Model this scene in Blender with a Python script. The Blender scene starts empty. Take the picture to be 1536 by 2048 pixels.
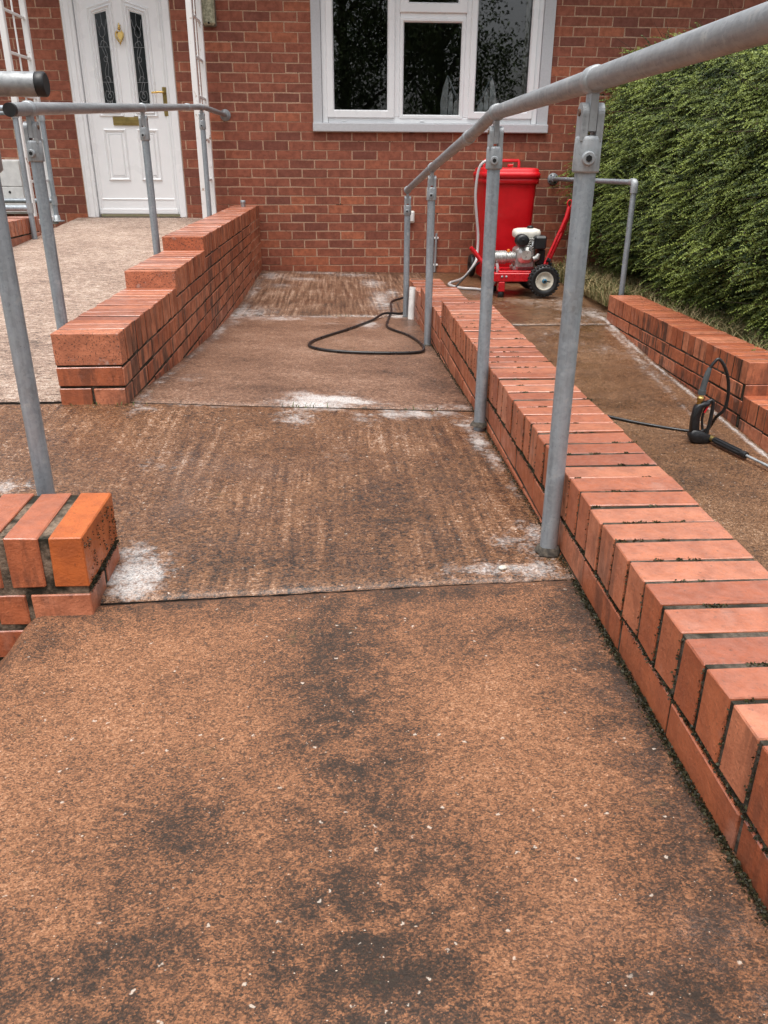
import bpy, bmesh, math, random
import numpy as np
from mathutils import Vector, Matrix, noise
random.seed(7)
rng = np.random.default_rng(11)
S = bpy.context.scene
COL = S.collection
R = math.radians

# ------------------------------------------------------------------ camera
def cam_axes(p, roll, yaw):
    f = np.array([math.sin(yaw)*math.cos(p), math.cos(yaw)*math.cos(p), -math.sin(p)])
    r = np.array([math.cos(yaw), -math.sin(yaw), 0.0]); u = np.cross(r, f)
    return math.cos(roll)*r+math.sin(roll)*u, -math.sin(roll)*r+math.cos(roll)*u, f
cd = bpy.data.cameras.new('camera'); cam = bpy.data.objects.new('camera', cd); COL.objects.link(cam)
r_, u_, f_ = cam_axes(0.4147, 0.0057, 0.0625)
cam.matrix_world = Matrix(((r_[0], u_[0], -f_[0], 0), (r_[1], u_[1], -f_[1], 0), (r_[2], u_[2], -f_[2], 0), (0, 0, 0, 1)))
cd.sensor_fit = 'HORIZONTAL'; cd.sensor_width = 36.0; cd.lens = 1594.6/1536*36.0
cd.clip_start = 0.02; cd.clip_end = 2000
S.camera = cam
S.render.resolution_x, S.render.resolution_y = 768, 1024

# ------------------------------------------------------------------ sky and sun (overcast)
W = bpy.data.worlds.new('World'); S.world = W; W.use_nodes = True
nt = W.node_tree; nt.nodes.clear()
out = nt.nodes.new('ShaderNodeOutputWorld'); bg = nt.nodes.new('ShaderNodeBackground')
sky = nt.nodes.new('ShaderNodeTexSky'); sky.sky_type = 'NISHITA'; sky.sun_disc = False
sky.sun_elevation = R(76); sky.sun_rotation = R(205)
sky.air_density = 1.0; sky.dust_density = 4.0; sky.ozone_density = 1.0
hs = nt.nodes.new('ShaderNodeHueSaturation'); hs.inputs['Saturation'].default_value = 0.22
nt.links.new(sky.outputs[0], hs.inputs['Color']); nt.links.new(hs.outputs[0], bg.inputs[0])
bg.inputs[1].default_value = 0.12
nt.links.new(bg.outputs[0], out.inputs[0])
sd = bpy.data.lights.new('sun', 'SUN'); sd.energy = 1.5; sd.angle = R(45); sd.color = (1.0, 0.96, 0.9)
sun = bpy.data.objects.new('sun', sd); COL.objects.link(sun)
az, el = R(205), R(76)
sdir = Vector((math.sin(az)*math.cos(el), math.cos(az)*math.cos(el), math.sin(el)))
sun.rotation_euler = sdir.to_track_quat('Z', 'Y').to_euler()
S.view_settings.view_transform = 'Standard'; S.view_settings.look = 'None'
S.view_settings.exposure = 1.02; S.view_settings.gamma = 1.0; S.view_settings.use_curve_mapping = False

# ------------------------------------------------------------------ helpers
def tag(o, label=None, cat=None, group=None, kind=None):
    if label: o['label'] = label
    if cat: o['category'] = cat
    if group: o['group'] = group
    if kind: o['kind'] = kind
    return o
def empty(name, loc=(0, 0, 0), parent=None, rz=0.0):
    o = bpy.data.objects.new(name, None); COL.objects.link(o); o.location = loc; o.rotation_euler = (0, 0, rz)
    o.empty_display_size = 0.05
    if parent: o.parent = parent
    return o
def link(name, me, parent=None, mat=None):
    o = bpy.data.objects.new(name, me); COL.objects.link(o)
    if mat and not me.materials: me.materials.append(mat)
    if parent: o.parent = parent
    return o
class MB:
    def __init__(s): s.v, s.f, s.sm, s.attr = [], [], [], []
    def add(s, vs, fs, smooth=False, a=None):
        n = len(s.v); s.v += [tuple(v) for v in vs]
        s.f += [tuple(i+n for i in f) for f in fs]; s.sm += [smooth]*len(fs)
        s.attr += [a if a is not None else 0.0]*len(vs)
        return s
    def box(s, x0, x1, y0, y1, z0, z1, a=None, M=None):
        vs = [(x0,y0,z0),(x1,y0,z0),(x1,y1,z0),(x0,y1,z0),(x0,y0,z1),(x1,y0,z1),(x1,y1,z1),(x0,y1,z1)]
        if M is not None: vs = [tuple(M @ Vector(v)) for v in vs]
        return s.add(vs, [(3,2,1,0),(4,5,6,7),(0,1,5,4),(1,2,6,5),(2,3,7,6),(3,0,4,7)], a=a)
    def cbox(s, x0, x1, y0, y1, z0, z1, c=0.004, a=None, M=None, jit=0.0):
        vs, fs = chamfer_box(x0, x1, y0, y1, z0, z1, c, jit)
        if M is not None: vs = [tuple(M @ Vector(v)) for v in vs]
        return s.add(vs, fs, a=a)
    def tube(s, pts, r, n=14, caps=True, a=None, smooth=True):
        P = [Vector(p) for p in pts]; k = len(P)
        rr = r if hasattr(r, '__len__') else [r]*k
        T = []
        for i in range(k):
            t = (P[min(i+1, k-1)]-P[max(i-1, 0)])
            T.append(t.normalized() if t.length > 1e-9 else Vector((0, 0, 1)))
        ref = Vector((0, 0, 1)) if abs(T[0].z) < .9 else Vector((1, 0, 0))
        N = (ref-T[0]*ref.dot(T[0])).normalized(); vs = []
        for i in range(k):
            N = (N-T[i]*N.dot(T[i])); N.normalize(); B = T[i].cross(N)
            for j in range(n):
                q = 2*math.pi*j/n
                vs.append(P[i]+(N*math.cos(q)+B*math.sin(q))*rr[i])
        fs = [(i*n+j, i*n+(j+1) % n, (i+1)*n+(j+1) % n, (i+1)*n+j) for i in range(k-1) for j in range(n)]
        s.add(vs, fs, smooth, a)
        if caps:
            m = len(s.v); e0 = vs[:n]; e1 = vs[-n:]
            s.add(e0, [tuple(reversed(range(n)))], False, a); s.add(e1, [tuple(range(n))], False, a)
        return s
    def lathe(s, prof, c=(0, 0, 0), axis='z', n=20, smooth=True, a=None):
        vs = []
        for r, h in prof:
            for j in range(n):
                q = 2*math.pi*j/n; x, y = r*math.cos(q), r*math.sin(q)
                v = (x, y, h) if axis == 'z' else ((x, h, y) if axis == 'y' else (h, x, y))
                vs.append((v[0]+c[0], v[1]+c[1], v[2]+c[2]))
        k = len(prof)
        fs = [(i*n+j, i*n+(j+1) % n, (i+1)*n+(j+1) % n, (i+1)*n+j) for i in range(k-1) for j in range(n)]
        return s.add(vs, fs, smooth, a)
    def prism(s, poly, y0, y1, a=None, axis='y', smooth=False):
        # polygon in (x,z), extruded along y (or given axis)
        n = len(poly)
        def m(p, h): return (p[0], h, p[1]) if axis == 'y' else ((h, p[0], p[1]) if axis == 'x' else (p[0], p[1], h))
        vs = [m(p, y0) for p in poly]+[m(p, y1) for p in poly]
        fs = [tuple(range(n)), tuple(reversed(range(n, 2*n)))]
        fs += [((i+1) % n, i, n+i, n+(i+1) % n) for i in range(n)]
        return s.add(vs, fs, smooth, a)
    def mesh(s, name, mat=None, attr=None, fix=True):
        me = bpy.data.meshes.new(name); me.from_pydata(s.v, [], s.f); 
        me.polygons.foreach_set('use_smooth', s.sm)
        if fix:
            b = bmesh.new(); b.from_mesh(me)
            bmesh.ops.recalc_face_normals(b, faces=b.faces); b.to_mesh(me); b.free()
        if attr:
            at = me.attributes.new(attr, 'FLOAT', 'POINT'); at.data.foreach_set('value', np.array(s.attr, dtype=np.float32))
        if mat: me.materials.append(mat)
        me.update(); return me
    def build(s, name, mat=None, parent=None, attr=None, fix=True):
        return link(name, s.mesh(name, mat, attr, fix), parent)
def chamfer_box(x0, x1, y0, y1, z0, z1, c, jit=0.0):
    vs = []; idx = {}
    for sx in (0, 1):
        for sy in (0, 1):
            for sz in (0, 1):
                X, Y, Z = (x0, x1)[sx], (y0, y1)[sy], (z0, z1)[sz]
                dx, dy, dz = (c, -c)[sx], (c, -c)[sy], (c, -c)[sz]
                j = [random.uniform(-jit, jit) for _ in range(3)]
                for ax in range(3):
                    p = [X+dx+j[0], Y+dy+j[1], Z+dz+j[2]]
                    p[ax] = (X, Y, Z)[ax]+j[ax]*.6
                    idx[(sx, sy, sz, ax)] = len(vs); vs.append(tuple(p))
    f = []
    I = lambda a, b, cc, ax: idx[(a, b, cc, ax)]
    f += [(I(0,0,0,0), I(0,0,1,0), I(0,1,1,0), I(0,1,0,0)), (I(1,0,0,0), I(1,1,0,0), I(1,1,1,0), I(1,0,1,0))]
    f += [(I(0,0,0,1), I(1,0,0,1), I(1,0,1,1), I(0,0,1,1)), (I(0,1,0,1), I(0,1,1,1), I(1,1,1,1), I(1,1,0,1))]
    f += [(I(0,0,0,2), I(0,1,0,2), I(1,1,0,2), I(1,0,0,2)), (I(0,0,1,2), I(1,0,1,2), I(1,1,1,2), I(0,1,1,2))]
    for a in (0, 1):
        for b in (0, 1):
            f.append((I(0,a,b,1), I(1,a,b,1), I(1,a,b,2), I(0,a,b,2)))
            f.append((I(a,0,b,0), I(a,1,b,0), I(a,1,b,2), I(a,0,b,2)))
            f.append((I(a,b,0,0), I(a,b,1,0), I(a,b,1,1), I(a,b,0,1)))
    for a in (0, 1):
        for b in (0, 1):
            for cc in (0, 1): f.append((I(a,b,cc,0), I(a,b,cc,1), I(a,b,cc,2)))
    return vs, f
def catmull(pts, n=8):
    P = [Vector(p) for p in pts]; o = []
    for i in range(len(P)-1):
        a, b, c, d = P[max(i-1, 0)], P[i], P[i+1], P[min(i+2, len(P)-1)]
        for j in range(n):
            t = j/n
            o.append(.5*((2*b)+(c-a)*t+(2*a-5*b+4*c-d)*t*t+(3*b-a-3*c+d)*t**3))
    o.append(P[-1]); return o

# ------------------------------------------------------------------ material helper
class N:
    def __init__(s, name):
        s.m = bpy.data.materials.new(name); s.m.use_nodes = True; s.t = s.m.node_tree; s.t.nodes.clear()
        s.o = s.t.nodes.new('ShaderNodeOutputMaterial'); s.p = s.t.nodes.new('ShaderNodeBsdfPrincipled')
        s.t.links.new(s.p.outputs[0], s.o.inputs[0])
    def n(s, typ, **k):
        d = s.t.nodes.new(typ)
        for a, b in k.items(): setattr(d, a, b)
        return d
    def L(s, a, b): s.t.links.new(a, b)
    def setv(s, inp, v):
        if hasattr(v, 'is_linked') or isinstance(v, bpy.types.NodeSocket): s.L(v, inp)
        else: inp.default_value = (*v, 1) if (isinstance(v, tuple) and len(v) == 3 and inp.type == 'RGBA') else v
    def coord(s, which='Object', scale=(1, 1, 1), rnd=False, loc=None):
        tc = s.n('ShaderNodeTexCoord'); v = tc.outputs[which]
        if rnd:
            oi = s.n('ShaderNodeObjectInfo'); cm = s.n('ShaderNodeVectorMath', operation='SCALE')
            cb = s.n('ShaderNodeCombineXYZ'); s.L(oi.outputs['Random'], cb.inputs[0]); s.L(oi.outputs['Random'], cb.inputs[1])
            s.L(cb.outputs[0], cm.inputs[0]); cm.inputs['Scale'].default_value = 57.0
            ad = s.n('ShaderNodeVectorMath', operation='ADD'); s.L(v, ad.inputs[0]); s.L(cm.outputs[0], ad.inputs[1]); v = ad.outputs[0]
        mp = s.n('ShaderNodeMapping'); s.L(v, mp.inputs[0]); mp.inputs['Scale'].default_value = scale
        if loc: mp.inputs['Location'].default_value = loc
        return mp.outputs[0]
    def noise(s, vec, scale, detail=3, rough=.55, dist=0.0):
        d = s.n('ShaderNodeTexNoise'); s.L(vec, d.inputs['Vector']); d.inputs['Scale'].default_value = scale
        d.inputs['Detail'].default_value = detail; d.inputs['Roughness'].default_value = rough; d.inputs['Distortion'].default_value = dist
        return d.outputs['Fac']
    def voro(s, vec, scale, out='Distance', rand=1.0):
        d = s.n('ShaderNodeTexVoronoi'); s.L(vec, d.inputs['Vector']); d.inputs['Scale'].default_value = scale
        d.inputs['Randomness'].default_value = rand
        return d.outputs[out]
    def ramp(s, fac, a, b, lo=0.0, hi=1.0):
        d = s.n('ShaderNodeMapRange'); d.interpolation_type = 'SMOOTHSTEP'; s.setv(d.inputs['Value'], fac)
        d.inputs['From Min'].default_value = a; d.inputs['From Max'].default_value = b
        d.inputs['To Min'].default_value = lo; d.inputs['To Max'].default_value = hi
        return d.outputs[0]
    def math(s, op, a, b=0.0, clamp=False):
        d = s.n('ShaderNodeMath', operation=op, use_clamp=clamp); s.setv(d.inputs[0], a); s.setv(d.inputs[1], b); return d.outputs[0]
    def mix(s, fac, a, b, mode='MIX'):
        d = s.n('ShaderNodeMix', data_type='RGBA', blend_type=mode)
        s.setv(d.inputs[0], fac); s.setv(d.inputs[6], a); s.setv(d.inputs[7], b); return d.outputs[2]
    def attr(s, name, out='Fac'):
        d = s.n('ShaderNodeAttribute', attribute_name=name); return d.outputs[out]
    def sep(s, v):
        d = s.n('ShaderNodeSeparateXYZ'); s.L(v, d.inputs[0]); return d.outputs
    def bump(s, h, strength=.3, dist=.01, prev=None):
        d = s.n('ShaderNodeBump'); s.setv(d.inputs['Height'], h); d.inputs['Strength'].default_value = strength
        d.inputs['Distance'].default_value = dist
        if prev is not None: s.L(prev, d.inputs['Normal'])
        return d.outputs[0]
    def fin(s, color=None, rough=None, metal=None, normal=None, spec=None, coat=None):
        P = s.p.inputs
        if color is not None: s.setv(P['Base Color'], color)
        if rough is not None: s.setv(P['Roughness'], rough)
        if metal is not None: s.setv(P['Metallic'], metal)
        if normal is not None: s.L(normal, P['Normal'])
        if spec is not None: s.setv(P['Specular IOR Level'], spec)
        if coat is not None: s.setv(P['Coat Weight'], coat); P['Coat Roughness'].default_value = .2
        return s.m
def simple(name, col, rough=.5, metal=0.0, nscale=30, namt=.12, bump=.05, spec=.5, coat=0.0):
    m = N(name); v = m.coord('Object'); f = m.noise(v, nscale, 4)
    dark = tuple(c*(1-namt*2) for c in col); lite = tuple(min(1, c*(1+namt)) for c in col)
    c = m.mix(m.ramp(f, .3, .7), dark, lite)
    r = m.ramp(m.noise(v, nscale*.5, 3), .3, .7, max(.02, rough-.08), min(1, rough+.1))
    return m.fin(c, r, metal, m.bump(f, bump, .003), spec, coat)

# -- bricks
def brick_mat(name, cols, src, rough=.6, streak=0.0, speck=0.3, wet=0.0):
    m = N(name); v = m.coord('Object', rnd=(src == 'object'))
    if src == 'object':
        oi = m.n('ShaderNodeObjectInfo'); tone = m.sep(oi.outputs['Color'])[0]
    else: tone = m.attr('tone')
    c = m.mix(m.ramp(tone, 0, .5), cols[0], cols[1]); c = m.mix(m.ramp(tone, .5, 1), c, cols[2])
    n1 = m.noise(v, 22, 4, .6); n2 = m.noise(v, 160, 3, .6); n3 = m.noise(v, 60, 5, .65)
    c = m.mix(m.ramp(n1, .32, .68, 0, .5), c, tuple(x*.58 for x in cols[0]))
    c = m.mix(m.ramp(n3, .5, .75, 0, .25), c, cols[2])
    c = m.mix(m.ramp(n2, .60-(.07 if speck > .8 else 0), .72-(.07 if speck > .8 else 0), 0, speck), c, (.03, .022, .018))
    if speck > .8: c = m.mix(m.math('MULTIPLY', m.ramp(n1, .58, .70), m.ramp(n3, .45, .6, 0, .6)), c, (.50, .36, .31))
    gw = m.coord('Generated'); 
    if streak:
        w = m.n('ShaderNodeNewGeometry'); wp = m.n('ShaderNodeMapping'); m.L(w.outputs['Position'], wp.inputs[0]); wp.inputs['Scale'].default_value = (18, 18, 3.0)
        sn = m.noise(wp.outputs[0], 1.0, 4, .7)
        wq = m.n('ShaderNodeMapping'); m.L(w.outputs['Position'], wq.inputs[0]); sn2 = m.noise(wq.outputs[0], 2.2, 3, .6)
        side = m.math('SUBTRACT', 1.0, m.math('ABSOLUTE', m.sep(w.outputs['Normal'])[2]), True)
        k = m.math('MULTIPLY', m.ramp(sn, .47, .60), m.ramp(sn2, .40, .54))
        k = m.math('MULTIPLY', m.math('MULTIPLY', k, side), streak)
        c = m.mix(k, c, (.022, .018, .016))
    if wet:
        mp = m.n('ShaderNodeMapping'); m.L(v, mp.inputs[0]); mp.inputs['Rotation'].default_value = (0, 0, .6); mp.inputs['Scale'].default_value = (34, 150, 34)
        dn = m.noise(mp.outputs[0], 1.0, 2, .5); c = m.mix(m.ramp(dn, .69, .73, 0, .55), c, tuple(x*.45 for x in cols[0]))
        pk = m.ramp(m.noise(v, 9, 3, .6), .60, .72, 0, .30); c = m.mix(pk, c, (.46, .26, .20))
    rg = m.ramp(n1, .3, .7, rough-.12, rough+.12)
    h = m.math('ADD', m.math('MULTIPLY', n3, .6), m.math('MULTIPLY', n2, .4))
    nz = m.math('ADD', m.math('MULTIPLY', m.ramp(m.sep(m.n('ShaderNodeNewGeometry').outputs['Normal'])[2], .3, .8), wet*.8), wet*.2)
    nz = m.math('MULTIPLY', nz, m.ramp(n3, .30, .62, .45, 1.0))
    r_ = m.fin(c, rg, 0, m.bump(h, .75, .004), .5, nz); m.p.inputs['Coat Roughness'].default_value = .34; m.p.inputs['Coat IOR'].default_value = 1.75; return r_
HB = [(.20, .058, .035), (.325, .094, .049), (.45, .135, .062)]
LB = [(.33, .083, .033), (.46, .134, .058), (.57, .205, .108)]
M_hb_o = brick_mat('house_brick', HB, 'object', .7, 0, .25)
M_hb_a = brick_mat('house_brick_far', HB, 'attr', .7, 0, .25)
M_lb_o = brick_mat('low_wall_brick', LB, 'object', .44, .48, .45, 1.0)
M_lb_e = brick_mat('pitted_brick_end', LB, 'object', .55, .0, .85, 0)
M_lb_x = brick_mat('bright_orange_brick', [(.38, .085, .024), (.46, .11, .030), (.52, .135, .036)], 'object', .4, .0, .5, 0)
M_lb_s = brick_mat('stained_wall_brick', LB, 'object', .50, .8, .45, .5)
def mortar_mat(name, col, moss, bs=.6):
    m = N(name); w = m.n('ShaderNodeNewGeometry'); v = w.outputs['Position']
    n = m.noise(v, 9, 4, .7); n2 = m.noise(v, 150, 4, .7)
    c = m.mix(m.ramp(n2, .3, .7), tuple(x*.6 for x in col), tuple(min(1, x*1.25) for x in col))
    c = m.mix(m.ramp(n, .62-moss*.4, .72-moss*.3), c, (.022, .020, .013))
    return m.fin(c, .9, 0, m.bump(n2, bs, .006), .3)
M_mortar_house = mortar_mat('tan_mortar', (.50, .315, .215), 0.0, .3)
M_mortar_low = mortar_mat('mossy_mortar', (.105, .085, .066), .56)
M_mortar_mid = mortar_mat('grimy_mortar', (.21, .155, .112), .44)
# -- galvanised steel
def galv(name, base=(.29, .325, .355), wear=(.52, .52, .50), stretch=(60, 60, 5)):
    m = N(name); w = m.n('ShaderNodeNewGeometry'); v = w.outputs['Position']
    mp = m.n('ShaderNodeMapping'); m.L(v, mp.inputs[0]); mp.inputs['Scale'].default_value = stretch
    st = m.noise(mp.outputs[0], 1, 4, .6); n = m.noise(v, 26, 5, .65); sp = m.noise(v, 330, 2, .5); big = m.noise(v, 6, 4, .6)
    c = m.mix(m.ramp(st, .3, .7), tuple(x*.78 for x in base), tuple(x*1.15 for x in base))
    c = m.mix(m.ramp(n, .55, .75, 0, .6), c, wear)
    c = m.mix(m.ramp(big, .58, .72, 0, .35), c, (.24, .235, .225))
    c = m.mix(m.ramp(sp, .68, .74, 0, .7), c, (.08, .08, .08))
    c = m.mix(m.ramp(m.noise(v, 38, 5, .75), .66, .76, 0, .55), c, (.20, .135, .085))
    vs_ = m.sep(m.voro(v, 140, 'Color'))[0]; c = m.mix(m.ramp(vs_, 0, 1, 0, .28), c, tuple(x*1.5 for x in base))
    r = m.ramp(n, .3, .7, .38, .66)
    return m.fin(c, r, .42, m.bump(m.math('ADD', n, m.math('MULTIPLY', sp, .4)), .12, .002), .5)
M_galv = galv('galvanised_steel'); M_galv_rail = galv('weathered_galvanised_rail', (.275, .285, .295), (.54, .52, .48), (70, 5, 70))
M_cast = galv('cast_galvanised_fitting', (.33, .35, .365), (.48, .48, .47))
M_rubber = simple('black_rubber', (.012, .012, .013), .5, 0, 60, .2, .1)
M_blackplastic = simple('black_plastic', (.014, .015, .017), .38, 0, 80, .15, .05)
M_hose = simple('wet_black_hose', (.013, .013, .014), .32, 0, 40, .2, .05)
M_upvc = simple('white_upvc', (.86, .87, .88), .32, 0, 8, .008, .0)
M_white_paint = simple('chipped_white_paint', (.74, .73, .71), .5, 0, 20, .06, .1)
M_sillgrey = simple('pale_grey_render', (.54, .55, .57), .7, 0, 70, .03, .08)
M_brass = simple('polished_brass', (.62, .42, .14), .28, 1.0, 20, .1, .02)
M_dullbrass = simple('dull_brass', (.36, .27, .10), .35, .9, 15, .12, .05)
M_red = simple('red_plastic', (.60, .004, .010), .36, 0, 10, .06, .03)
M_redpaint = simple('red_enamel', (.50, .008, .014), .3, 0, 30, .08, .03)
M_alu = simple('cast_aluminium', (.50, .50, .48), .42, .7, 60, .15, .15)
M_cream = simple('cream_plastic', (.74, .72, .64), .35, 0, 30, .05, .02)
M_rim = simple('cream_wheel_rim', (.66, .62, .52), .45, 0, 40, .1, .05)
M_blue = simple('blue_cap', (.03, .16, .26), .4)
M_darkgap = simple('dark_gap', (.012, .012, .012), .9)
M_lead = simple('lead_came', (.30, .31, .32), .5, .3)
M_blind = simple('grey_folded_cloth', (.78, .82, .86), .6, 0, 12, .15, .1)
M_orange = simple('orange_cap', (.7, .18, .02), .4)
def rusty_white():
    m = N('rust_spotted_white_paint'); w = m.n('ShaderNodeNewGeometry'); v = w.outputs['Position']
    n = m.noise(v, 14, 5, .7); c = m.mix(m.ramp(n, .60, .72), (.76, .75, .74), (.30, .16, .08))
    return m.fin(c, .5, 0, m.bump(n, .1, .003))
M_trellis = rusty_white()
def mossy_cream():
    m = N('algae_stained_diffuser'); v = m.coord('Object'); n = m.noise(v, 40, 5, .7)
    return m.fin(m.mix(m.ramp(n, .38, .66), (.24, .25, .17), (.56, .54, .38)), .5, 0, m.bump(n, .1, .003))
M_algae = mossy_cream()
def glass_mat(name, tint=(1, 1, 1), k=1.0):
    m = N(name); m.t.nodes.remove(m.p)
    tr = m.n('ShaderNodeBsdfTransparent'); tr.inputs[0].default_value = (*tint, 1)
    gl = m.n('ShaderNodeBsdfGlossy'); gl.inputs['Roughness'].default_value = .010
    v = m.coord('Object'); gn = m.bump(m.noise(v, 2.2, 1, .4), .02, .02); m.L(gn, gl.inputs['Normal'])
    fr = m.n('ShaderNodeFresnel'); fr.inputs[0].default_value = 1.75
    mx = m.n('ShaderNodeMixShader'); m.L(m.math('MULTIPLY', fr.outputs[0], k, True), mx.inputs[0])
    m.L(tr.outputs[0], mx.inputs[1]); m.L(gl.outputs[0], mx.inputs[2]); m.L(mx.outputs[0], m.o.inputs[0])
    return m.m
M_glass = glass_mat('window_glass', (.90, .93, .92), 1.5)
def clear_hose_mat():
    m = N('cloudy_clear_hose')
    m.p.inputs['Transmission Weight'].default_value = .35
    return m.fin((.62, .60, .60), .3)
M_clear = clear_hose_mat()
# -- leaves
def leaf_mat(name, a, b, d=None):
    m = N(name); t = m.attr('tone')
    c = m.mix(m.ramp(t, 0, 1), a, b)
    if d: c = m.mix(m.ramp(t, -.6, -.05, 1, 0), c, d)
    m.p.inputs['Subsurface Weight'].default_value = 0
    return m.fin(c, .55, 0, None, .35)
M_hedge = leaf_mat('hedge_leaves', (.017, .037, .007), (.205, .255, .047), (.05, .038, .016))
M_tree = leaf_mat('tree_leaves', (.04, .065, .025), (.13, .19, .07))
M_grass = leaf_mat('dry_grass', (.06, .10, .022), (.36, .27, .14))
M_twig = simple('dark_twigs', (.05, .035, .02), .9)
M_moss = leaf_mat('joint_moss', (.018, .016, .008), (.06, .055, .018))
# -- soil / far ground
def soil():
    m = N('lawn_soil'); v = m.n('ShaderNodeNewGeometry').outputs['Position']; n = m.noise(v, 7, 5, .7); n2 = m.noise(v, 70, 4, .7)
    c = m.mix(m.ramp(n, .35, .65), (.045, .055, .018), (.14, .10, .055)); c = m.mix(m.ramp(n2, .4, .7, 0, .6), c, (.03, .024, .014))
    return m.fin(c, .95, 0, m.bump(n2, .8, .02), .2)
M_soil = soil()
# -- concrete
def concrete(name, kind):
    m = N(name); g = m.n('ShaderNodeNewGeometry'); v = g.outputs['Position']
    mpx = m.n('ShaderNodeMapping'); m.L(v, mpx.inputs[0]); mpx.inputs['Scale'].default_value = (1, 3.2, 1)      # ridges along X
    mpy = m.n('ShaderNodeMapping'); m.L(v, mpy.inputs[0]); mpy.inputs['Scale'].default_value = ((8.0, .30, 1) if kind == 'far' else (7.0, .24, 1))     # swaths along Y
    foam, dark, wet = m.attr('foam'), m.attr('dark'), m.attr('wet')
    big = m.noise(v, 2.6, 4, .6); mid = m.noise(v, 11, 5, .65); fine = m.noise(v, 520 if kind == 'near' else 210, 4, .75); grit = m.noise(v, 420, 2, .6)
    rid = m.noise(mpx.outputs[0], 22 if kind == 'dry' else 48, 4, .7, .6); swath = m.noise(mpy.outputs[0], 6.5, 4, .65)
    vc = m.voro(v, 165, 'Color'); vd = m.voro(v, 165); vcs = m.sep(vc)
    wn = m.n('ShaderNodeTexNoise'); m.L(v, wn.inputs['Vector']); wn.inputs['Scale'].default_value = 150; wn.inputs['Detail'].default_value = 3
    wa = m.n('ShaderNodeVectorMath', operation='MULTIPLY_ADD'); m.L(wn.outputs['Color'], wa.inputs[0]); wa.inputs[1].default_value = (.014, .010, .010); m.L(v, wa.inputs[2])
    vc2 = m.sep(m.voro(wa.outputs[0], 85, 'Color')); vd2 = m.voro(wa.outputs[0], 85)
    PAL = {'dry': ((.13, .105, .09), (.38, .25, .19), (.62, .435, .335), (.80, .64, .52), (.92, .84, .76)),
           'right': ((.018, .011, .007), (.090, .042, .018), (.185, .087, .038), (.30, .162, .082), (.60, .45, .33)),
           'near': ((.034, .022, .015), (.125, .058, .030), (.33, .142, .064), (.48, .250, .135), (.76, .58, .44)),
           'far': ((.024, .016, .011), (.105, .052, .028), (.195, .098, .053), (.33, .20, .125), (.62, .50, .42)),
           'mid': ((.018, .012, .008), (.115, .050, .021), (.245, .108, .044), (.40, .205, .105), (.80, .64, .52)),
           'ramp': ((.026, .018, .014), (.135, .066, .037), (.275, .140, .082), (.42, .250, .165), (.74, .60, .50))}[kind]
    PAL = tuple(tuple(x*({'near': 1.08, 'mid': .80, 'ramp': .82, 'dry': .80}.get(kind, .88)) for x in q) for q in PAL)
    B = PAL[1]
    v1 = m.n('ShaderNodeMapping'); m.L(v, v1.inputs[0]); v1.inputs['Scale'].default_value = (1, 1.25, 1)
    cA = m.sep(m.voro(v1.outputs[0], 430 if kind == 'near' else 260, 'Color')); cB = m.sep(m.voro(v1.outputs[0], 190 if kind == 'near' else 120, 'Color'))
    cell = m.math('ADD', m.math('MULTIPLY', cA[0], .34 if kind == 'near' else .38), m.math('MULTIPLY', cB[1], .16 if kind == 'near' else .24))
    cell = m.math('ADD', cell, m.math('MULTIPLY', fine, .70))
    cell = m.math('ADD', cell, -.055 if kind == 'near' else -.115)
    sh = m.math('ADD', m.math('MULTIPLY', m.math('SUBTRACT', mid, .5), .26), m.math('MULTIPLY', m.math('SUBTRACT', big, .5), .50))
    sh = m.math('ADD', sh, m.math('MULTIPLY', m.math('SUBTRACT', .5, rid), (.34 if kind == 'near' else .66) if kind != 'dry' else 1.5))
    if kind in ('mid', 'far'):
        if kind == 'mid': swath = m.math('ADD', m.math('MULTIPLY', m.math('SUBTRACT', swath, .5), m.ramp(big, .38, .58)), .5)
        sh = m.math('ADD', sh, m.math('MULTIPLY', m.math('SUBTRACT', .5, swath), 1.05 if kind == 'mid' else 1.4))
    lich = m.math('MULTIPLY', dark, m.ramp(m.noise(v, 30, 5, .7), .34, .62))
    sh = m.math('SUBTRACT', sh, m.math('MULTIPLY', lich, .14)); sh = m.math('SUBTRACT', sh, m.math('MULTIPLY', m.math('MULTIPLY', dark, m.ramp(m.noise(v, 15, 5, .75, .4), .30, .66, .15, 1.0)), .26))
    val = m.math('ADD', cell, sh)
    cr = m.n('ShaderNodeValToRGB'); m.L(val, cr.inputs[0]); E_ = cr.color_ramp.elements
    pos = (.22, .40, .60, .80, 1.0)
    E_[0].position = pos[0]; E_[0].color = (*PAL[0], 1); E_[1].position = pos[4]; E_[1].color = (*PAL[4], 1)
    for q in (1, 2, 3): e_ = E_.new(pos[q]); e_.color = (*PAL[q], 1)
    c = cr.outputs[0]
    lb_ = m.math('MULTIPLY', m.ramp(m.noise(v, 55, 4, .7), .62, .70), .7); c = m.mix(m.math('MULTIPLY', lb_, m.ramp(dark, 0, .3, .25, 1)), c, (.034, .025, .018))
    white = m.math('MULTIPLY', m.ramp(vc2[0], .955, .962), m.ramp(vd2, .26, .14))
    c = m.mix(m.math('MULTIPLY', white, .8), c, (.72, .62, .52))
    green = m.ramp(m.noise(v, 17, 4, .7), .64, .74, 0, .35); c = m.mix(green, c, (.085, .075, .028))
    # suds, and the painted pale sheen of the far border
    fm = m.noise(v, 46, 5, .75, .8); fm2 = m.noise(v, 13, 4, .7, .5)
    fk = m.ramp(m.math('ADD', foam, m.math('MULTIPLY', m.math('SUBTRACT', m.math('ADD', m.math('MULTIPLY', fm, .6), m.math('MULTIPLY', fm2, .4)), .5), 3.2)), .24, .95)
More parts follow.
